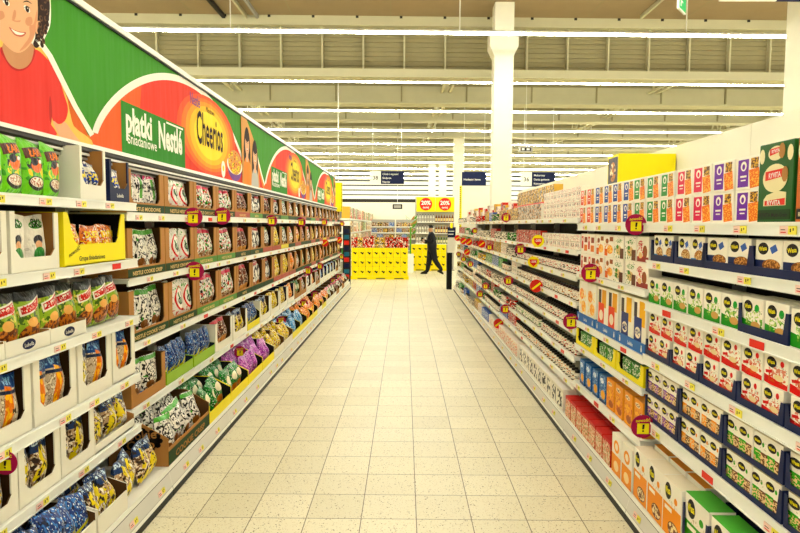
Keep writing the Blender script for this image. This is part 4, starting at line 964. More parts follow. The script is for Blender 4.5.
def jar_kind(lid, label, desc, r=.034, h=.108, lid2=None):
    glass = mat('jar_body_' + label.strip('#'), '#e8dcc0', .2); lm = pm('jar_lid_' + lid.strip('#'), lid, [('r', .37, .5, .045, 1, '#efe8d6')], .35)
    lb = pm('jar_label_' + label.strip('#'), '#efe8d6', [('n', 7, .60, label, None), ('n', 9, .60, '#1a1212', ('r', .5, .5, 1, .35)), ('r', .5, .03, 1, .09, '#1a1414')], .4)
    def build():
        o = empty('food_jar')
        b = MB(); b.lathe([(0, 0), (r*.92, 0), (r, .006)], glass, 10); b.lathe([(r, .006), (r, h*.70)], lb, 10); b.lathe([(r, h*.70), (r*.8, h*.79)], glass, 10)
        b.build('jar_body', o, smooth=False)
        b = MB(); b.lathe([(r*.80, h*.74), (r*.82, h*.97)], lm, 10); b.lathe([(r*.82, h*.97), (r*.74, h), (0, h)], M['ink'], 10); b.build('lid', o); return o
    return Kind(build, 'jar', desc)
JARS = {'dark': jar_kind('#1a1414', '#c9302a', 'small jar with dark lid'), 'red': jar_kind('#2a1010', '#b8722a', 'small jar with dark red lid'),
        'amber': jar_kind('#1c1612', '#e08a2c', 'amber jar with dark lid'), 'green': jar_kind('#2b2a1c', '#4f9a34', 'green jar with dark lid'), 'grey': jar_kind('#2a2a2e', '#6a6a70', 'grey jar with dark lid')}
def tin_kind(col, desc, r=.04, h=.11):
    side = pm('tin_' + desc.replace(' ', '_'), col, [('n', 5, .55, '#f1ead6', None), ('n', 7, .53, '#1c120c', None)], .35)
    def build():
        b = MB(); b.lathe([(0, 0), (r, 0)], M['grey'], 10); b.lathe([(r, 0), (r, h)], side, 10); b.lathe([(r, h), (r, h + .003), (r*.93, h + .003), (r*.93, h - .002), (0, h - .002)], M['grey'], 10)
        return b.build('food_tin')
    return Kind(build, 'tin', desc)
TINS = {'t_red': tin_kind('#c9281e', 'red food tin'), 't_yel': tin_kind('#dcae2a', 'yellow food tin'), 't_grn': tin_kind('#2f7f34', 'green food tin'), 't_wht': tin_kind('#d9cfba', 'cream food tin')}
def bottle_kind(body, cap, label, desc, r=.036, h=.25):
    bm_ = mat('bottle_' + body.strip('#'), body, .15); cm = mat('cap_' + cap.strip('#'), cap, .3); lm = mat('blabel_' + label.strip('#'), label, .4)
    def build():
        o = empty('bottle')
        b = MB(); b.lathe([(0, 0), (r*.9, 0), (r, .01), (r, h*.58), (r*.75, h*.70), (r*.36, h*.78), (r*.34, h*.92)], bm_, 10); b.build('bottle_body', o)
        b = MB(); b.lathe([(r*1.02, h*.14), (r*1.02, h*.5)], lm, 10); b.build('label', o)
        b = MB(); b.lathe([(r*.42, h*.9), (r*.42, h), (0, h)], cm, 8); b.build('cap', o); return o
    return Kind(build, 'bottle', desc)

def row(kindf, Y0_, Y1_, pitch, X, z, where, group, gap_at=None, jx=.004, desc=None, tilt=0, from_near=True):
    """a single row filling [Y0, Y1] from the camera end"""
    n = int((Y1_ - Y0_) / pitch + .01); out = []
    for q in range(n):
        k = kindf(q) if callable(kindf) else kindf
        out.append(put(k, 1, Y0_ + (q + .5) * pitch, X + RND.uniform(0, jx), z, '%s, %s %s' % (desc or k.desc, nth(q+1), where), group, jit=RND.uniform(-.03, .03), tilt=tilt))
    return out

XG = 1.445
# top shelf, two tiers of flatbread packs
topseq = ['violettag', 'violettag', 'pinktag', 'pinktag', 'greentag', 'greentag', 'greentag', 'bluetag', 'bluetag', 'bluetag', 'bluetag', 'redtag', 'redtag']
for q, nm in enumerate(topseq):
    for tier in (0, 1):
        k = pack(nm, .188, .140, .075)
        put(k, 1, 2.63 + q*.2, XG + RND.uniform(0, .006), 1.792 + tier*.1405, '%s, %s tier, %s from the green tall carton' % (k.desc, ('lower', 'upper')[tier], nth(q+1)), 'flatbread packs on the top shelf', jit=RND.uniform(-.02, .02))
    if tier and q % 2 == 0:
        put(pack(nm, .188, .140, .075), 1, 2.66 + q*.2, XG + .09, 1.792, '%s standing behind the %s column of the top shelf' % (PK[nm][3], nth(q+1)), 'flatbread packs on the top shelf')
GR = mat('deep_green_card', '#1f5a1c', .45); ORC = mat('orange_card', '#c8641e', .45); BGE = mat('cream_oval', '#e8dba6', .45)
def ryvita(body):
    def build():
        r = empty('display_carton'); w2 = .112; b = MB()
        b.box(-w2, w2, 0, .26, 0, .31, body, ch=.003); b.build('carton_body', r)
        for nm, cz, rx, rz, ts in (('oval_print', .268, .050, .028, .030), ('oval_print', .172, .080, .055, .046)):
            b = MB(); b.disc(0 if nm else 0, cz, rx, rz, -.0012, BGE, 24); b.face([(-rx*.78, -.002, cz - .008), (rx*.78, -.002, cz + .004), (rx*.78, -.002, cz + ts*.75), (-rx*.78, -.002, cz + ts*.6)], M['red'])
            b.text('RYVITA', 0, cz + .002, ts*.62, -.003, M['white'], bold=.02, sx=.82, ang=.05); b.disc(rx*.8, cz + rz*.2, .02, .03, -.0028, M['kraft'], 10); b.build(nm, r)
        b = MB(); b.face([(-.07, -.0012, .065), (.075, -.0012, .065), (.075, -.0012, .115), (.02, -.0012, .122), (-.05, -.0012, .108), (-.07, -.0012, .09)], BGE)
        b.face([(-.06, -.002, .067), (.07, -.002, .067), (.07, -.002, .093), (-.06, -.002, .085)], M['red']); b.text('RYVITA', 0, .068, .026, -.003, M['white'], bold=.02); b.build('oval_print', r)
        b = MB(); b.box(-w2 + .008, w2 - .008, -.002, -.0004, .012, .05, M['dgreen'] if body is GR else M['ink']); b.text('RYVITA Multi-Grain', 0, .022, .022, -.003, M['ink'] if body is GR else BGE, bold=.02); b.build('printed_band', r)
        for s in (-1, 1):
            b = MB(); b.disc(s*.09, .262, .018, .030, -.0012, BGE, 12); b.build('small_oval', r)
        return r
    return Kind(build, 'display carton', '')
put(ryvita(GR), 1, 2.415, 1.435, 1.792, 'tall dark green carton with cream ovals at the end of the violet packs', 'tall cartons on the top shelf')
put(ryvita(ORC), 1, 2.17, 1.435, 1.792, 'tall orange carton with cream ovals beside the tall green carton', 'tall cartons on the top shelf')
# near bay shelf 2 : navy trays
DN = mat('navy_card', '#17224a', .45)
tc = 0
for yc, nm, pw in ((3.44, 'wh_blue', .125), (3.11, 'wh_blue', .14), (2.755, 'wh_navy', .18), (2.355, 'wh_navy', .18), (2.10, 'wh_blue', .12)):
    wd = pw*2 + .05; tc += 1
    if tc == 5: yc = 2.02
    put(tray(wd, .12, .036, .3, DN), 1, yc, 1.432, 1.577, 'navy cardboard tray of crispbread, %s from the blue lip trays on second shelf' % nth(tc), 'navy trays on the second shelf')
    for q in (0, 1):
        for d in (0, 1): put(pack(nm, pw, .142, .06), 1, yc + (q - .5) * (pw + .006), 1.441 + d*.07, 1.5825, '%s, %s in %s row of %s navy tray, second shelf' % (PK[nm][3], nth(2-q), ('front', 'rear')[d], nth(tc)), 'crispbread in navy trays')
# shelf 3: green
q = 0; y = 3.53
while y > 1.98:
    put(pack('wh_green', .155, .145, .06), 1, y, 1.436, 1.332 if not 6 <= q <= 7 else 1.338, 'white and green crispbread pack, %s from the far end of third shelf' % nth(q+1), 'green crispbread on the third shelf', jit=RND.uniform(-.02, .02))
    put(pack('wh_green', .155, .145, .06), 1, y, 1.505, 1.332 if not 6 <= q <= 7 else 1.338, 'white and green crispbread pack, %s in the rear row of third shelf' % nth(q+1), 'green crispbread on the third shelf')
    y -= .166; q += 1
put(tray(.345, .12, .035, .3, DN), 1, 3.53 - 6.5*.166, 1.428, 1.332, 'navy cardboard tray holding two green crispbread packs on third shelf', 'navy trays on the third shelf')
# shelf 4: red, lower tier in navy trays
for t_ in range(5):
    yc = 3.455 - t_*.335
    if yc < 2.05: break
    put(tray(.326, .09, .03, .3, DN), 1, yc, 1.430, 1.022, 'navy tray under the red crispbread, %s from the blue lip trays' % nth(t_+1), 'navy trays on the fourth shelf')
    for q in (0, 1):
        put(pack('wh_red', .140, .125, .06), 1, yc + (.5 - q) * .150, 1.438, 1.0275, 'white and red crispbread pack in navy tray, %s of the lower tier' % nth(2*t_ + q + 1), 'red crispbread, lower tier')
for q in range(10):
    put(pack('wh_red', .155, .125, .07), 1, 3.53 - q*.166, 1.444, 1.1535, 'white and red crispbread pack, %s of the upper tier on fourth shelf' % nth(q+1), 'red crispbread, upper tier', jit=RND.uniform(-.02, .02))
# shelf 5: wafers two tiers in navy trays
for t_, (nm, yc) in enumerate((('w_violet', 3.375), ('w_orange', 2.93), ('w_green', 2.485), ('w_green', 2.12))):
    for tier in (0, 1):
        wd = .435 if t_ < 3 else .27; z = .652 + tier*.153
        if t_ == 3: nmw = .25
        put(tray(wd, .13, .022, .3, DN), 1, yc, 1.428, z, 'navy tray of %ss, %s tier of the fifth shelf' % (PK[nm][3] if t_ < 3 else 'half hidden green wafer pack', ('lower', 'upper')[tier]), 'navy wafer trays')
        for q in ((0, 1) if t_ < 3 else (0,)):
            w1 = .195 if t_ < 3 else .25
            put(pack(nm, w1, .138, .08), 1, yc + ((.5 - q)*.205 if t_ < 3 else 0), 1.436, z + .0055, '%s, %s in %s %s tier tray' % (PK[nm][3], nth(q+1), ('violet', 'orange', 'green', 'camera end')[t_], ('lower', 'upper')[tier]), 'wafer packs on the fifth shelf')
# base shelf: tall boxes
for q in range(5):
    nm, y = 'b_orange', 3.50 - q*.212
    if q > 2: continue
    put(pack('b_orange', .205, .305, .1), 1, y, 1.377, .163, 'tall orange and white crispbread box, %s from the oat boxes' % nth(q+1), 'tall boxes on the floor-level shelf', jit=RND.uniform(-.02, .02))
    put(pack('orange_tall2', .195, .33, .1), 1, y - .03, 1.482, .163, 'orange topped box standing behind the %s tall orange crispbread box' % nth(q+1), 'tall boxes on the floor-level shelf')
for q in range(4):
    y = 2.83 - q*.255
    put(pack('b_green', .235, .315, .12), 1, y, 1.385, .169, 'tall green and white crispbread box, %s from the orange boxes' % nth(q+1), 'tall boxes on the floor-level shelf')
    put(tray(.248, .26, .02, .3, DN), 1, y, 1.377, .163, 'black cardboard tray round the %s tall green box' % nth(q+1), 'trays of tall green boxes')
# ---- middle bay
seq = ['sm_brown', 'sm_green', 'sm_green', 'sm_orange', 'sm_orange', 'sm_red', 'sm_red']
for q, nm in enumerate(seq):
    for tier in (0, 1): put(pack(nm, .196, .158, .08), 1, 3.76 + q*.205, XG + RND.uniform(0, .01), 1.397 + tier*.1585, '%s, %s tier, %s along second shelf above blue trays' % (PK[nm][3], ('lower', 'upper')[tier], nth(q+1)), 'cracker packs above the blue trays', jit=RND.uniform(-.03, .03))
for q, nm in enumerate(('lek_navy', 'lek_red', 'lek_orange')):
    yc = 3.87 + q*.485
    put(tray(.47, .07, .068, .3, M['cyan'], txt='Lekkie'), 1, yc, 1.432, 1.002, 'blue lipped tray of %ss' % PK[nm][3], 'blue lipped trays')
    for s in (0, 1):
        for d in (0, 1): put(pack(nm, .215, .325, .12), 1, yc + (s - .5)*.225, 1.442 + .13*d, 1.0075, '%s, %s %s of its blue tray' % (PK[nm][3], nth(s+1), ('in front', 'behind')[d]), 'cartons in blue trays', jit=RND.uniform(-.01, .01))
YT = M['yellow']
for q in range(3):
    yc = 3.87 + q*.485
    def yt():
        r = carton(.47, .13, .3, YT, M['ink'], .03, .05).b(); return r
    if q == 0: kyt = Kind(yt, 'display tray', '')
    put(kyt, 1, yc, 1.43, .807, 'yellow tray with window of green packets, %s from the crispbread bay' % nth(q+1), 'yellow trays')
    for s in range(2): put(pack('greenpacket', .15, .105, .08), 1, yc + (s - .5)*.165, 1.445, .8145, 'green and white packet, %s inside the %s yellow tray' % (nth(s+1), nth(q+1)), 'packets in yellow trays')
for q in range(8):
    nm = 'orange_box' if q < 4 else 'blue_box'; hh = .215 if q < 4 else .20
    for d in (0, 1): put(pack(nm, .13 if q >= 4 else .15, hh, .1), 1, 3.73 + q*.172, 1.444 + d*.11, .492, '%s, %s from crispbread bay, %s row under the yellow trays' % (PK[nm][3], nth(q+1), ('front', 'rear')[d]), 'biscuit boxes under the yellow trays', jit=RND.uniform(-.04, .04))
for q in range(2):
    for d in (0, 1): put(pack('orange_tall', .17, .26, .1), 1, 3.72 + q*.185, 1.378 + d*.11, .163, 'orange and white oat biscuit box, %s from the tall crispbread boxes, %s row' % (nth(q+1), ('front', 'rear')[d]), 'oat biscuit boxes')
for q in range(7):
    for d in range(4): put(pack('red_box', .155, .175, .11), 1, 4.10 + q*.165, 1.378 + d*.118, .163, 'red topped biscuit box, %s along, %s row back' % (nth(q+1), nth(d+1)), 'red topped boxes on the floor-level shelf', jit=RND.uniform(-.02, .02))

# ---- the long stretch of jars, tins and packets
FZ = [1.842, 1.572, 1.362, 1.142, .912, .682, .452]
def F_row(lv, nm, Ya, Yb, pitch, kind, tiers=1, th=0, X=XG):
    names = ['top', 'second', 'third', 'fourth', 'fifth', 'sixth', 'seventh', 'floor-level']
    for t_ in range(tiers):
        row(kind, Ya, Yb, pitch, X, (FZ[lv] if lv < 7 else .163) + t_*th, 'along %s%s shelf, %s' % (names[lv], (' lower tier', ' second tier', ' third tier')[t_] if tiers > 1 else '', nm), 'goods on the %s shelf of %s' % (names[lv], nm))
S1 = 'stretch after yellow trays'; E1 = 8.0
F_row(0, S1, 5.10, 6.52, .135, pack('white_small', .128, .088, .08), 3, .0885)
F_row(0, 'bay with red packets', 6.56, E1, .125, pack('greypacket', .115, .17, .07)); F_row(1, S1, 5.10, 6.5, .155, pack('white_small', .145, .13, .08)); F_row(1, 'bay with red packets', 6.56, E1, .12, pack('redpacket', .11, .15, .07))
F_row(2, S1, 5.10, E1, .091, JARS['dark'], X=1.47); F_row(3, S1, 5.10, E1, .091, JARS['red'], X=1.47); F_row(4, S1, 5.10, E1, .091, JARS['dark'], X=1.47)
F_row(5, S1, 5.10, 6.5, .091, JARS['dark'], X=1.47); F_row(5, 'bay with green jars', 6.56, E1, .091, JARS['green'], X=1.47)
F_row(6, S1, 5.10, E1, .091, JARS['amber'], X=1.47)
# rear rows of jars so the shelves read as stocked
F_row(2, 'rear row after yellow trays', 5.12, 6.6, .091, JARS['dark'], X=1.545); F_row(4, 'rear row after yellow trays', 5.12, 6.6, .091, JARS['dark'], X=1.545)
for d in (0, 1, 2): row(pack('white_base', .19, .19, .12), 5.27 + .0, 7.4, .2, 1.378 + d*.13, .163, 'along floor-level shelf, %s row after red boxes' % nth(d+1), 'white boxes on the floor-level shelf')
row(pack('pink_base', .17, .17, .12), 7.42, 9.3, .18, 1.378, .163, 'along floor-level shelf after white boxes', 'salmon boxes on the floor-level shelf')
# beyond: mixed goods by the running half bay
pool = [pack('ochre', .11, .16, .07), pack('redpacket', .11, .15, .07), pack('greypacket', .12, .17, .07), pack('greenpacket', .1, .14, .07), pack('bluepacket', .1, .15, .07), pack('white_small', .12, .15, .07),
        TINS['t_red'], TINS['t_yel'], TINS['t_grn'], TINS['t_wht'], JARS['grey'], JARS['red'], JARS['amber'], TINS['t_wht'], pack('ochre', .11, .16, .07)]
PIT = [.115, .115, .125, .105, .105, .125, .09, .09, .09, .09, .075, .075, .075, .09, .115]
rn = random.Random(23)
for lv in range(8):
    y = 8.03 if lv < 7 else 9.35; seg = 0
    while y < MF + NR*WR - .2:
        seg += 1
        i = rn.randrange(len(pool)); ln = rn.uniform(.45, .9); ye = min(y + ln, MF + NR*WR - .02)
        nm = '%s run beyond the jars' % nth(seg)
        F_row(lv, nm, y, ye, PIT[i] * 1.04, pool[i], 1, 0, X=(1.46 if lv < 7 else 1.395))
        if lv == 0: F_row(lv, 'stacked ' + nm, y, ye, PIT[1] * 1.3, pack(rn.choice(('greypacket', 'white_small', 'ochre', 'redpacket')), .135, .13, .08), 1, 0, X=1.60) if rn.random() < .4 else None
        y = ye + .02
# high pile behind the top shelf goods
for q in range(12):
    k0 = pack('greypacket', .16, .20, .1); k1 = pack('ochre', .16, .18, .1)
    put(k0, 1, 6.75 + q*.18, 1.60, 1.842, 'grey and white packet, %s of the high pile, lower tier' % nth(q+1), 'high pile behind the top shelf')
    put(k1, 1, 6.75 + q*.18, 1.60, 2.0445, 'ochre and brown packet, %s of the high pile, upper tier' % nth(q+1), 'high pile behind the top shelf')
b = MB(); b.box(1.586, 1.592, 5.9, 8.9, 2.025, 2.05, M['red']); tag(b.build('shelf_strip'), 'thin red edge strip along the high pile of ochre packets', 'strip')
for q in range(27):
    k = pack(('ochre', 'greypacket', 'white_small', 'redpacket')[q*7 % 4], .2, .22 + .05*(q % 3), .1)
    put(k, 1, 9.15 + q*.27, 1.64, 1.842, '%s, %s of the tall packs behind the far top shelf' % (k.desc, nth(q+1)), 'tall packs behind the far top shelf', jit=RND.uniform(-.06, .06))
# yellow box above the flatbread packs
b = MB(); r = empty('promo_box', (1.78, 4.58, 2.0735)); tag(r, 'big plain yellow box standing on the flatbread packs', 'promotional box')
b.box(-.21, .21, 0, .24, 0, .235, M['yellow'], ch=.002); b.build('box_body', r)
PHOTO = pm('print_photo_panel', '#17110c', [('e', .5, .45, .30, .38, '#b8742a'), ('n', 4, .52, '#f2dca8', ('e', .5, .45, .28, .36)), ('n', 6, .58, '#3a1c10', ('r', .5, .5, .5, .5))])
b = MB(); b.face([(-.2112, .225, .02), (-.2112, .015, .02), (-.2112, .015, .215), (-.2112, .225, .215)], PHOTO, [(0, 0), (1, 0), (1, 1), (0, 1)]); b.build('photo_panel', r)
b = MB(); b.face([(.06, -.002, .0), (.14, -.002, .0), (.135, -.002, .055), (.055, -.002, .065)], M['wcard']); b.build('price_card', r)

# ---- round shelf-edge signs: they stick out into the aisle and face its camera end
def promo(r_, kind):
    def build():
        o = empty('promo_sign'); b = MB()
        if kind == 'magenta':
            b.disc(0, 0, r_, r_, 0, M['magenta'], 28, .004); b.build('disc', o)
            b = MB(); s = r_*.5; b.face([(-s, -.0015, -s*1.25), (s, -.0015, -s*1.25), (s, -.0015, s*.55), (-s, -.0015, s*.55)], M['yellow'])
            b.face([(-s*.16, -.0025, -s*.45), (s*.16, -.0025, -s*.45), (s*.28, -.0025, s*.38), (-s*.1, -.0025, s*.38)], M['ink']); b.face([(-s*.14, -.0025, -s*.9), (s*.16, -.0025, -s*.9), (s*.16, -.0025, -s*.62), (-s*.14, -.0025, -s*.62)], M['ink']); b.build('yellow_card', o)
            b = MB(); b.text('nowość', 0, r_*.42, r_*.36, -.0018, M['yellow'], bold=.02, ang=.08); b.build('lettering', o)
        elif kind == 'red':
            b.disc(0, 0, r_, r_, 0, M['red'], 24, .004); b.build('disc', o)
            b = MB(); c = r_*.72; b.face([(-c, -.0015, -c*.55), (-c*.7, -.0015, -c*.85), (c, -.0015, c*.5), (c*.75, -.0015, c*.8)], M['yellow']); b.build('diagonal_stripe', o)
        else:
            b.disc(0, 0, r_, r_, 0, M['yellow'], 24, .004); b.build('disc', o)
            b = MB(); b.face([(-r_*.6, -.0015, -r_*.2), (0, -.0015, -r_*.75), (r_*.6, -.0015, -r_*.2), (r_*.65, -.0015, r_*.45), (-r_*.65, -.0015, r_*.45)], M['red']); b.text('-20%', 0, -r_*.1, r_*.5, -.0022, M['white'], bold=.02); b.build('red_shield', o)
        b = MB(); b.box(-.006, .006, .004, .02, -r_*.2, r_*.2, M['white']); b.build('clip', o)
        return o
    return Kind(build, 'promotional sign', '')
PS = {k: promo(.078, k) for k in ('magenta', 'red', 'yellow')}
def sign(px, py, rad, side, kind, label, X=None):
    """X: plane of the rail it is clipped to; px, py: where it is seen from the aisle mouth"""
    X = X or (-1.715 if side < 0 else 1.375)
    X, Y, z = sight(px, py, X=X)
    o = PS[kind].place((X, Y, z), 0, label, 'round signs clipped to the shelf edges')
    s = rad * Y / 615 / .078; o.scale = (s, 1, s)
Lm = 'magenta and yellow round sign, '
for i, (px, py, rd) in enumerate(((193, 217, 9.5), (222, 216, 8.5), (271.5, 220.5, 5.6), (301, 222, 4.6), (324, 222, 3.4), (342, 223.5, 2.6))): sign(px, py, rd, -1, 'magenta', Lm + '%s along the top shelf rail under the banner' % nth(i+1))
sign(194.5, 271, 9.5, -1, 'magenta', Lm + 'alone on the second shelf rail under the banner')
for i, (px, py, rd) in enumerate(((240, 352, 6), (281, 321, 4.8), (303.8, 303.5, 4.2), (315, 295, 4), (333, 281, 3), (338.5, 276.6, 2.8))): sign(px, py, rd, -1, 'magenta', Lm + '%s along the fourth shelf rail under the banner' % nth(i+1))
for i, (px, py, rd) in enumerate(((308, 270.6, 4.4), (319.7, 266, 3.6), (341.5, 256.5, 2.7))): sign(px, py, rd, -1, 'magenta', Lm + '%s along the third shelf rail under the banner' % nth(i+1))
for i, (px, py, rd) in enumerate(((325, 243, 3.6), (339.4, 240, 3))): sign(px, py, rd, -1, 'red', 'red round sign with yellow stripe, %s on the far second shelf under the banner' % nth(i+1))
sign(5, 463, 12.5, -1, 'magenta', Lm + 'large, on fifth shelf rail of the deep bay')
for px, py, rd, lb in ((636, 224.5, 10.5, 'on the top rail below the flatbread packs'), (643, 426.6, 12, 'beside the violet wafer trays'), (590.7, 273, 9.5, 'at the corner of the cracker shelf above blue trays'), (571, 321.5, 8, 'on the jar shelf beside the blue trays')):
    sign(px, py, rd, 1, 'magenta', Lm + lb)
for i, (px, py, rd) in enumerate(((506, 217.5, 4.6), (520.4, 249, 5.5), (508.5, 280.5, 4.8), (505.4, 309, 4.8), (489.5, 247, 3.6), (485.6, 286, 3.6), (480, 294, 3.6), (475, 230.6, 3), (470.5, 264, 3), (463.5, 259, 2.6), (458.5, 254, 2.4))):
    sign(px, py, rd, 1, 'magenta', 'small magenta and yellow round sign on the jar shelves, %s from the blue trays' % nth(i+1))
for i, (px, py, rd) in enumerate(((536.3, 286, 6.5), (498.5, 323.7, 5), (481.7, 244, 3.8), (469, 242, 3.4), (463.6, 241, 3.4), (457.6, 238, 3), (467, 252, 3))):
    sign(px, py, rd, 1, 'red', 'red round sign with yellow stripe on the jar shelves, %s from the blue trays' % nth(i+1))
for i, (px, py, rd) in enumerate(((538, 241, 6.2), (533.5, 262, 5.8))): sign(px, py, rd, 1, 'yellow', 'yellow round sign with red shield, %s on the jar shelves' % ('upper', 'lower')[i])

# ---- end of the shelving by the pale panel
t = empty('end_stand', (1.24, 16.95, 0)); tag(t, 'black end stand with a small notice board at the far end of the jar shelves', 'display stand')
b = MB(); b.box(-.07, .07, 0, .25, 0, 1.02, M['black'], ch=.005); b.build('stand_body', t)
b = MB(); b.box(-.06, .16, .02, .05, 1.02, 1.44, M['wcard']); b.build('notice_board', t)
b = MB(); b.box(-.06, .16, .01, .04, 1.44, 1.72, M['navy']); b.box(-.04, .10, .006, .01, 1.52, 1.54, M['white']); b.box(-.04, .12, .006, .01, 1.60, 1.62, M['white']); b.build('header_board', t)
b = MB(); b.tube((.05, .03, 1.70), (.05, .03, 1.84), .035, M['yellow']); b.build('finial', t)
b = MB(); b.box(1.55, 2.45, 17.0, 17.06, 0, 2.86, M['cream']); b.box(1.50, 1.56, 16.98, 17.0, 1.6, 2.86, M['yellow'])
for q in range(22): b.box(1.50, 1.53, 16.975, 16.98, 1.62 + q*.056, 1.645 + q*.056, M['ink'])
tag(b.build('notched_partition'), 'tall cream end panel edged with a yellow notched strip beyond the jar shelves', 'panel')
# ---- packets hanging at the end of the shelves under the banner
t = empty('clip_strip', (-1.62, 17.3, 0)); tag(t, 'dark strip of hanging blue and red packets at the far end below the yellow marker', 'display stand')
b = MB(); b.box(-.12, .10, 0, .04, 0, 1.75, M['dark']); b.build('backing', t)
for q in range(9):
    b = MB(); b.box(-.08, .06, -.05, 0, .25 + q*.16, .37 + q*.16, (M['red'], mat('teal', '#1f6f86', .4), M['navy'])[q % 3], ch=.01); b.build('packet', t)

# ---- yellow crates across the end of the aisle
def crate():
    o = empty('yellow_crate'); b = MB(); Yc = mat('crate_yellow', '#f7df08', .35)
    b.box(-.113, .113, 0, .32, 0, .305, Yc, ch=.012); b.box(-.118, .118, -.008, .32, .275, .30, Yc, ch=.003); b.build('crate_body', o)
    b = MB(); b.face([(-.06, -.0095, .16), (0, -.0095, .10), (.03, -.0095, .085), (.065, -.0095, .165), (.02, -.0095, .15), (-.03, -.0095, .175)], M['ink']); b.build('wing_mark', o)
    return o
CR = Kind(crate, 'crate', '')
def crates(x0, Y, n, where, grp, base):
    for q in range(n):
        for l in range(3): CR.place((x0 + (q+.5)*.23, Y, base + l*.306), 0, 'yellow plastic crate, %s from the banner side, %s layer %s' % (nth(q+1), ('lowest', 'middle', 'top')[l], where), grp)
crates(-1.73, 20.0, 8, 'of the broad stack', 'yellow crates of the broad stack', .11)
crates(.24, 23.9, 6, 'behind walking person', 'yellow crates behind the walking person', .11)
for x0, x1, Y, lb in ((-1.73, .12, 19.96, 'yellow pallet skirt under the broad crate stack'), (.24, 1.64, 23.86, 'yellow pallet skirt under the crates behind the walking person')):
    b = MB(); b.box(x0 - .02, x1 + .02, Y, Y + .5, 0, .108, mat('crate_yellow', '#f7df08', .35)); 
    for q in range(3): b.box(x0 + .2 + q*.6, x0 + .5 + q*.6, Y - .006, Y, .02, .05, M['dark'])
    tag(b.build('pallet'), lb, 'pallet')
rn = random.Random(4)
rp = [pack('redpacket', .2, .34, .1, 0), pack('ochre', .16, .34, .1), pack('redpacket', .18, .38, .1, 0)]
for q in range(10):
    for d in (0,):
        k = rp[rn.randrange(3)]; k.place((-1.64 + q*.185, 20.08, 1.03), 0, '%s, %s on top of the broad crate stack' % (k.desc, nth(q+1)), 'packets on the crates', scale=(1, 1, 1))
# bottle shelves with the 20% boards, standing on the second crate stack
t = empty('bottle_rack', (1.2, 24.45, 0)); tag(t, 'bottle rack with yellow header boards behind the walking person', 'shelving')
b = MB(); b.box(-.78, .78, .32, .36, 0, 2.9, M['grey']); b.build('back_panel', t)
for z in (1.04, 1.46, 1.90):
    b = MB(); b.box(-.78, .78, 0, .32, z - .03, z, M['white']); b.build('shelf', t)
for s, x in enumerate((-.37, .38)):
    b = MB(); b.box(x - .37, x + .37, -.03, 0, 2.3, 2.88, M['yellow']); h = b.build('header_board', t)
    b = MB(); b.disc(x, 2.6, .25, .25, -.032, M['red'], 20); b.build('red_disc', h)
    b = MB(); b.text('20%', x, 2.58, .22, -.036, M['white'], bold=.03); b.text('taniej', x, 2.44, .11, -.036, M['white'], bold=.02); b.build('lettering', h)
KW = bottle_kind('#e8e4d8', '#15130f', '#b9b3a2', 'pale bottle with dark cap', .038, .30); KA = bottle_kind('#7a3c12', '#c9a227', '#e8cf8a', 'amber bottle with gold cap', .038, .30); KG = bottle_kind('#4a6a1c', '#d8c23a', '#e9e3b4', 'green bottle with yellow cap', .038, .30)
for s, z in enumerate((1.042, 1.462, 1.902)):
    for q in range(14):
        k = KW if q < 7 else (KG if s == 0 else KA)
        k.place((.50 + q*.107, 24.53, z), 0, '%s, %s along %s shelf of the bottle rack' % (k.desc, nth(q+1), ('lowest', 'middle', 'top')[s]), 'bottles on the rack')

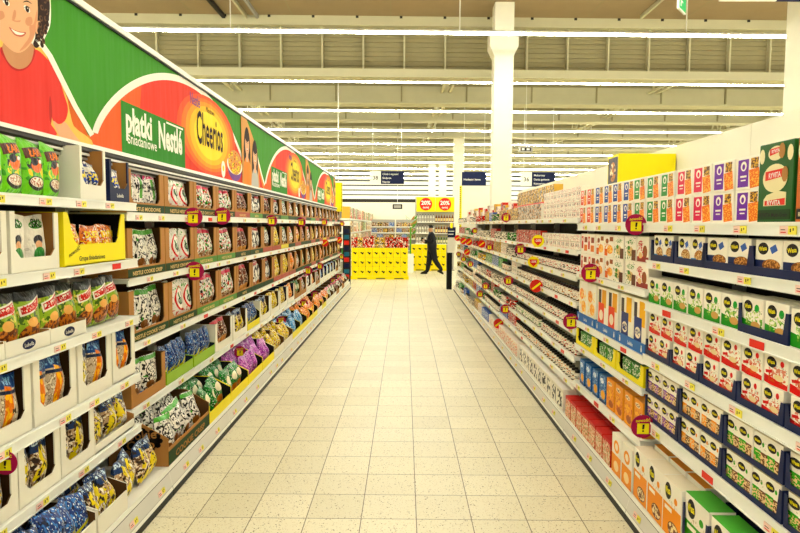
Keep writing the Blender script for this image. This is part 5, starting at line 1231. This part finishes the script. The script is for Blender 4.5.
# ---- walking person in dark clothes
def person(P0):
    SK = mat('skin', '#b98a66', .5); CL = mat('dark_clothes', '#131318', .6)
    V = [(0, 0, .97), (0, 0, 1.12), (-.01, 0, 1.30), (-.02, 0, 1.45), (-.03, 0, 1.53), (-.05, 0, 1.60), (-.06, 0, 1.68),      # pelvis .. head
         (-.03, .09, .90), (-.08, .09, .50), (-.15, .09, .10), (-.30, .09, .055),        # front leg
         (.05, -.09, .90), (.12, -.09, .50), (.36, -.09, .17), (.26, -.09, .07),        # trailing leg
         (-.01, .17, 1.44), (.02, .21, 1.17), (-.22, .16, 1.13), (-.30, .13, 1.16),      # far arm
         (-.01, -.17, 1.44), (.05, -.21, 1.17), (-.19, -.17, 1.20), (-.27, -.14, 1.25)]
    E = [(0, 1), (1, 2), (2, 3), (3, 4), (4, 5), (5, 6), (0, 7), (7, 8), (8, 9), (9, 10), (0, 11), (11, 12), (12, 13), (13, 14), (3, 15), (15, 16), (16, 17), (17, 18), (3, 19), (19, 20), (20, 21), (21, 22)]
    R = [(.19, .19), (.18, .18), (.19, .20), (.15, .19), (.065, .065), (.085, .08), (.105, .09), (.14, .12), (.11, .10), (.08, .075), (.045, .05), (.14, .12), (.11, .10), (.08, .075), (.045, .05),
         (.085, .08), (.072, .07), (.046, .046), (.03, .02), (.085, .08), (.072, .07), (.046, .046), (.03, .02)]
    for side, base in ((1, 18), (-1, 22)):
        bx, by, bz = V[base]
        for f in range(4):
            i = len(V); dy = (f - 1.5) * .016; L_ = (.055, .062, .058, .045)[f]
            V += [(bx - .045, by + dy, bz + .01), (bx - .045 - L_*.6, by + dy, bz + .0), (bx - .045 - L_, by + dy, bz - .025)]; R += [(.010, .010), (.009, .009), (.008, .008)]
            E += [(base, i), (i, i+1), (i+1, i+2)]
        i = len(V); V += [(bx - .02, by - side*.03, bz + .025), (bx - .055, by - side*.035, bz + .035)]; R += [(.011, .011), (.009, .009)]; E += [(base, i), (i, i+1)]
    me = bpy.data.meshes.new('person'); me.from_pydata(V, E, []); o = bpy.data.objects.new('person', me); COL.objects.link(o)
    bpy.context.view_layer.objects.active = o
    md = o.modifiers.new('skin', 'SKIN'); md.use_smooth_shade = True
    for i, r in enumerate(R): me.skin_vertices[0].data[i].radius = r
    me.skin_vertices[0].data[0].use_root = True
    o.modifiers.new('sub', 'SUBSURF').levels = 2; o.modifiers['sub'].render_levels = 2
    bpy.context.view_layer.update()
    m2 = bpy.data.meshes.new_from_object(o.evaluated_get(bpy.context.evaluated_depsgraph_get()))
    o.modifiers.clear(); o.data = m2; bpy.data.meshes.remove(me)
    for v in m2.vertices:       # chin and nose on the face side
        if v.co.z > 1.56 and v.co.x < -.10: v.co.x -= .012 * math.exp(-((v.co.z - 1.655)/.02)**2) + .008 * math.exp(-((v.co.z - 1.60)/.02)**2)
        if v.co.z < .02: v.co.z = .012
    m2.materials.clear(); m2.materials.append(CL); m2.materials.append(SK)
    for p in m2.polygons:
        c = p.center; p.material_index = 1 if (c.z > 1.535 or (c.x < -.255 and 1.05 < c.z < 1.3)) else 0; p.use_smooth = True
    o.location = P0
    tag(o, 'person in dark clothes walking past the crates, one hand raised to the chest', 'person')
    b = MB(); HR = mat('dark_hair', '#17120f', .6)
    P = []
    for j in range(9):
        th = PI * .54 * j / 8; P.append([(-.045 + .108*math.sin(th)*math.cos(a), .088*math.sin(th)*math.sin(a), 1.69 + .105*math.cos(th)) for a in [2*PI*k/16 for k in range(17)]])
    P = [[(x + (.05 if x < -.09 and z < 1.74 else 0), y, z) for x, y, z in r] for r in P]
    b.grid(P, HR); b.build('hair', o, smooth=True)
    for x, y, z, rot in ((-.27, .09, .0, -.12), (.31, -.09, .0, .45)):
        b = MB(); b.lathe([(.0, .0), (1, .0), (1.02, .25), (.9, .6), (.45, .95), (0, 1)], M['black'], 12); b.v = [(px*.125, py*.045, pz*.085) for px, py, pz in b.v]
        b.xf(Matrix.Translation((x, y, z + (.0 if rot < 0 else .045))) @ Matrix.Rotation(rot if rot > 0 else 0, 4, 'Y')); b.build('shoe', o, smooth=True)
    b = MB(); b.box(-.04, .04, -.006, .006, -.07, .07, M['black']); b.xf(Matrix.Translation((P0[0] - .355, P0[1] - .14, P0[2] + 1.27)) @ Matrix.Rotation(.35, 4, 'Y'))
    tag(b.build('phone'), 'small dark phone held in front of the walking person', 'phone')
    b = MB(); n = 8
    for s in (-1, 1): b.disc(-.03, 1.665, .008, .02, .0, SK, 8)
person((.98, 22.3, 0))

# ---- shelving and walls further off
def far_gondola(x0, x1, Y0_, Y1_, ht, front, label, grp, mats, lvls, dx=0):
    t = empty('shelving_bay', ((x0+x1)/2, Y0_, 0)); tag(t, label, 'shelving', grp)
    w2 = (x1 - x0)/2; dp = Y1_ - Y0_
    b = MB()
    if front == 'y': b.box(-w2, w2, dp - .04, dp, 0, ht, M['grey'])
    else: b.box(-w2, -w2 + .04, 0, dp, 0, ht, M['grey'])
    b.build('back_panel', t)
    for z in lvls:
        b = MB(); b.box(-w2, w2, 0, dp, z - .05, z, M['white']); b.build('shelf', t)
    return t
FP = [pack('ochre', .5, .42, .3), pack('redpacket', .46, .40, .3), pack('greypacket', .5, .42, .3), pack('greenpacket', .42, .4, .3), pack('w_orange', .5, .42, .3, 0), pack('wh_red', .5, .42, .3, 0), pack('lek_orange', .42, .42, .3)]
rn = random.Random(9)
for bi in range(5):
    y0 = 22 + bi*3.2
    far_gondola(-2.6, -1.95, y0, y0 + 3.15, 2.55, 'x', 'tall stocked shelving beyond the banner, %s bay past the crates' % nth(bi+1), 'shelving beyond the banner', M, (.5, 1.0, 1.5, 2.0))
    for l, z in enumerate((.502, 1.002, 1.502, 2.002)):
        for q in range(6):
            k = FP[rn.randrange(7)]; k.place((-1.96, y0 + .28 + q*.52, z), PI/2, '%s, %s along %s shelf, %s bay past crates' % (k.desc, nth(q+1), ('lowest', 'lower middle', 'upper middle', 'top')[l], nth(bi+1)), 'goods beyond the banner')
# dark shelving facing us far behind the broad stack
for bi in range(3):
    x0 = -1.7 + bi*1.25
    far_gondola(x0, x0 + 1.2, 31, 31.5, 2.05, 'y', 'grey shelving of dim packets behind the broad crate stack, %s section' % nth(bi+1), 'grey shelving behind the crates', M, (.5, .8, 1.1, 1.4, 1.7))
    for l, z in enumerate((1.102, 1.402, 1.702)):
        for q in range(4): k = pack(('greypacket', 'bluepacket', 'greypacket', 'ochre')[(q+l) % 4], .26, .2, .2); k.place((x0 + .16 + q*.29, 31.05, z), 0, '%s, %s along %s dim shelf, %s section' % (k.desc, nth(q+1), ('low', 'middle', 'high')[l], nth(bi+1)), 'dim packets behind the crates')
# bottles and leafy display between the stacks
t = empty('flower_stand', (.22, 23.0, 0)); tag(t, 'narrow green and orange display standing between the two crate stacks', 'display stand')
b = MB(); b.tube((0, 0, 0), (0, 0, 1.7), .03, M['green']); b.box(-.14, .12, -.1, .1, 0, .7, M['white']); b.build('stand_body', t)
rn2 = random.Random(2)
for q in range(16):
    a = rn2.uniform(0, 2*PI); z = rn2.uniform(.9, 2.0); rr = .10 + .14*rn2.random(); b = MB()
    b.face([(0, 0, z), (rr*math.cos(a) - .03, rr*math.sin(a)*.4, z + .12), (rr*1.5*math.cos(a), rr*math.sin(a)*.6, z + .20), (rr*math.cos(a) + .03, rr*math.sin(a)*.4, z + .06)], M['green'] if q % 3 else M['kraft']); b.build('leaf', t)
# cream partition walls far down the hall
b = MB(); b.box(-3.4, 3.6, 38, 38.1, 0, 3.05, M['cream']); struct(b.build('wall_partition'))
# ---- hanging signs
def hang(x0, x1, Y, zt, zb, num, lines, label, num_left=True):
    t = empty('aisle_sign', ((x0+x1)/2, Y, zb)); tag(t, label, 'sign', 'hanging aisle signs'); w_ = x1 - x0; h = zt - zb
    nb = w_*.32 if num else 0; a = -w_/2
    b = MB(); b.box(a + nb, a + w_, 0, .04, 0, h, M['navy']); o = b.build('blue_board', t)
    b = MB()
    for i, l in enumerate(lines): b.text(l, a + nb + .06, h*(.70 - .30*i), h*.20, -.002, M['white'], bold=.01, align='LEFT')
    b.build('lettering', o)
    if num:
        b = MB(); b.box(a, a + nb, 0, .04, 0, h, M['white']); o = b.build('number_board', t); b = MB(); b.text(num, a + nb/2, h*.33, h*.42, -.002, M['ink'], bold=.01); b.build('lettering', o)
    b = MB()
    for s in (-.42, .42): b.tube((s*w_, .02, h), (s*w_, .02, 6.63 - zb), .008, M['white'], 6)
    b.build('hanging_wire', t)
def atY(px, py, Y): return sight(px, py, Y=Y)[::2]
for p, q, Y, num, ln, lb in (((370, 171), (404, 184), 24.0, '38', ('Chleb i wypieki', 'Słodycze', 'Napoje'), 'blue hanging aisle sign with white number board reading 38 above the crates'),
                             ((462, 172), (486, 186), 21.5, '', ('', 'Herbata i kawa'), 'blue hanging aisle sign beside the slim column, no number'),
                             ((521, 172), (555, 186), 19.0, '36', ('Makarony', 'Dania gotowe', 'Konserwy'), 'blue hanging aisle sign with white number board reading 36 over the jar shelves')):
    x0, zt = atY(*p, Y); x1, zb = atY(*q, Y); hang(x0, x1, Y, zt, zb, num, ln, lb)
t = empty('exit_sign', (0, 0, 0)); x0, z0 = atY(679, 8, 9.0); x1, _ = atY(692, 0, 9.0); t.location = (x0, 9.0, z0)
tag(t, 'green and white emergency exit sign hanging at the top edge, turned towards the banner', 'sign')
EG = mat('exit_green', '#1f8f4c', .4, emit=.6)
b = MB(); b.box(0, .36, 0, .03, 0, .26, M['white']); b.build('casing', t); b = MB(); b.box(.02, .34, -.004, 0, .02, .24, EG); b.build('green_face', t)
b = MB(); b.box(.06, .10, -.008, -.004, .05, .2, M['white']); b.box(.06, .22, -.008, -.004, .17, .2, M['white']); b.box(.06, .18, -.008, -.004, .11, .135, M['white']); b.build('white_mark', t)
b = MB()
for x in (.05, .31): b.tube((x, .015, .26), (x, .015, 6.43 - z0), .006, M['white'], 6)
b.build('hanging_wire', t)
t.rotation_euler = (0, 0, .9)
x0, z0 = atY(720, 0.6, 9.5); x1, _ = atY(806, 0, 9.5)
t = empty('hanging_board', (x0, 9.5, z0)); tag(t, 'white hanging board with blue end just showing over the pale panel', 'sign')
b = MB(); b.box(0, (x1-x0)*.66, 0, .04, 0, .4, M['white']); b.build('white_board', t); b = MB(); b.box((x1-x0)*.66, x1 - x0, 0, .04, 0, .4, M['navy']); b.build('blue_board', t)
b = MB(); b.tube((.1, .02, .4), (.1, .02, 6.43 - z0), .006, M['white']); b.tube((1.1, .02, .4), (1.1, .02, 6.43 - z0), .006, M['white']); b.build('hanging_wire', t)
x0, z0 = atY(520, 152, 17.0); t = empty('emergency_light', (x0, 17.0, z0)); tag(t, 'small hanging emergency exit box beyond the big cream column', 'sign')
b = MB(); b.box(-.02, .34, 0, .1, 0, .15, M['grey']); b.build('casing', t); b = MB(); b.box(.02, .30, -.004, 0, .03, .12, M['dark']); b.box(.05, .12, -.008, -.004, .05, .1, M['white']); b.box(.18, .26, -.008, -.004, .05, .1, M['white']); b.build('front_face', t)
b = MB(); b.tube((.16, .05, .15), (.16, .05, 6.76 - z0), .006, M['white'], 6); b.build('hanging_wire', t)
x0, z0 = atY(393, 209, 28.0); b = MB(); b.box(x0 - .02, x0 + .42, 28, 28.1, z0, z0 + .22, M['dark']); b.box(x0 + .04, x0 + .36, 27.99, 28, z0 + .05, z0 + .17, M['grey']); b.tube((x0 + .2, 28.05, z0 + .22), (x0 + .2, 28.05, 6.6), .008, M['white'], 6)
tag(b.build('monitor'), 'small dark hanging monitor far off above the grey shelving', 'monitor')
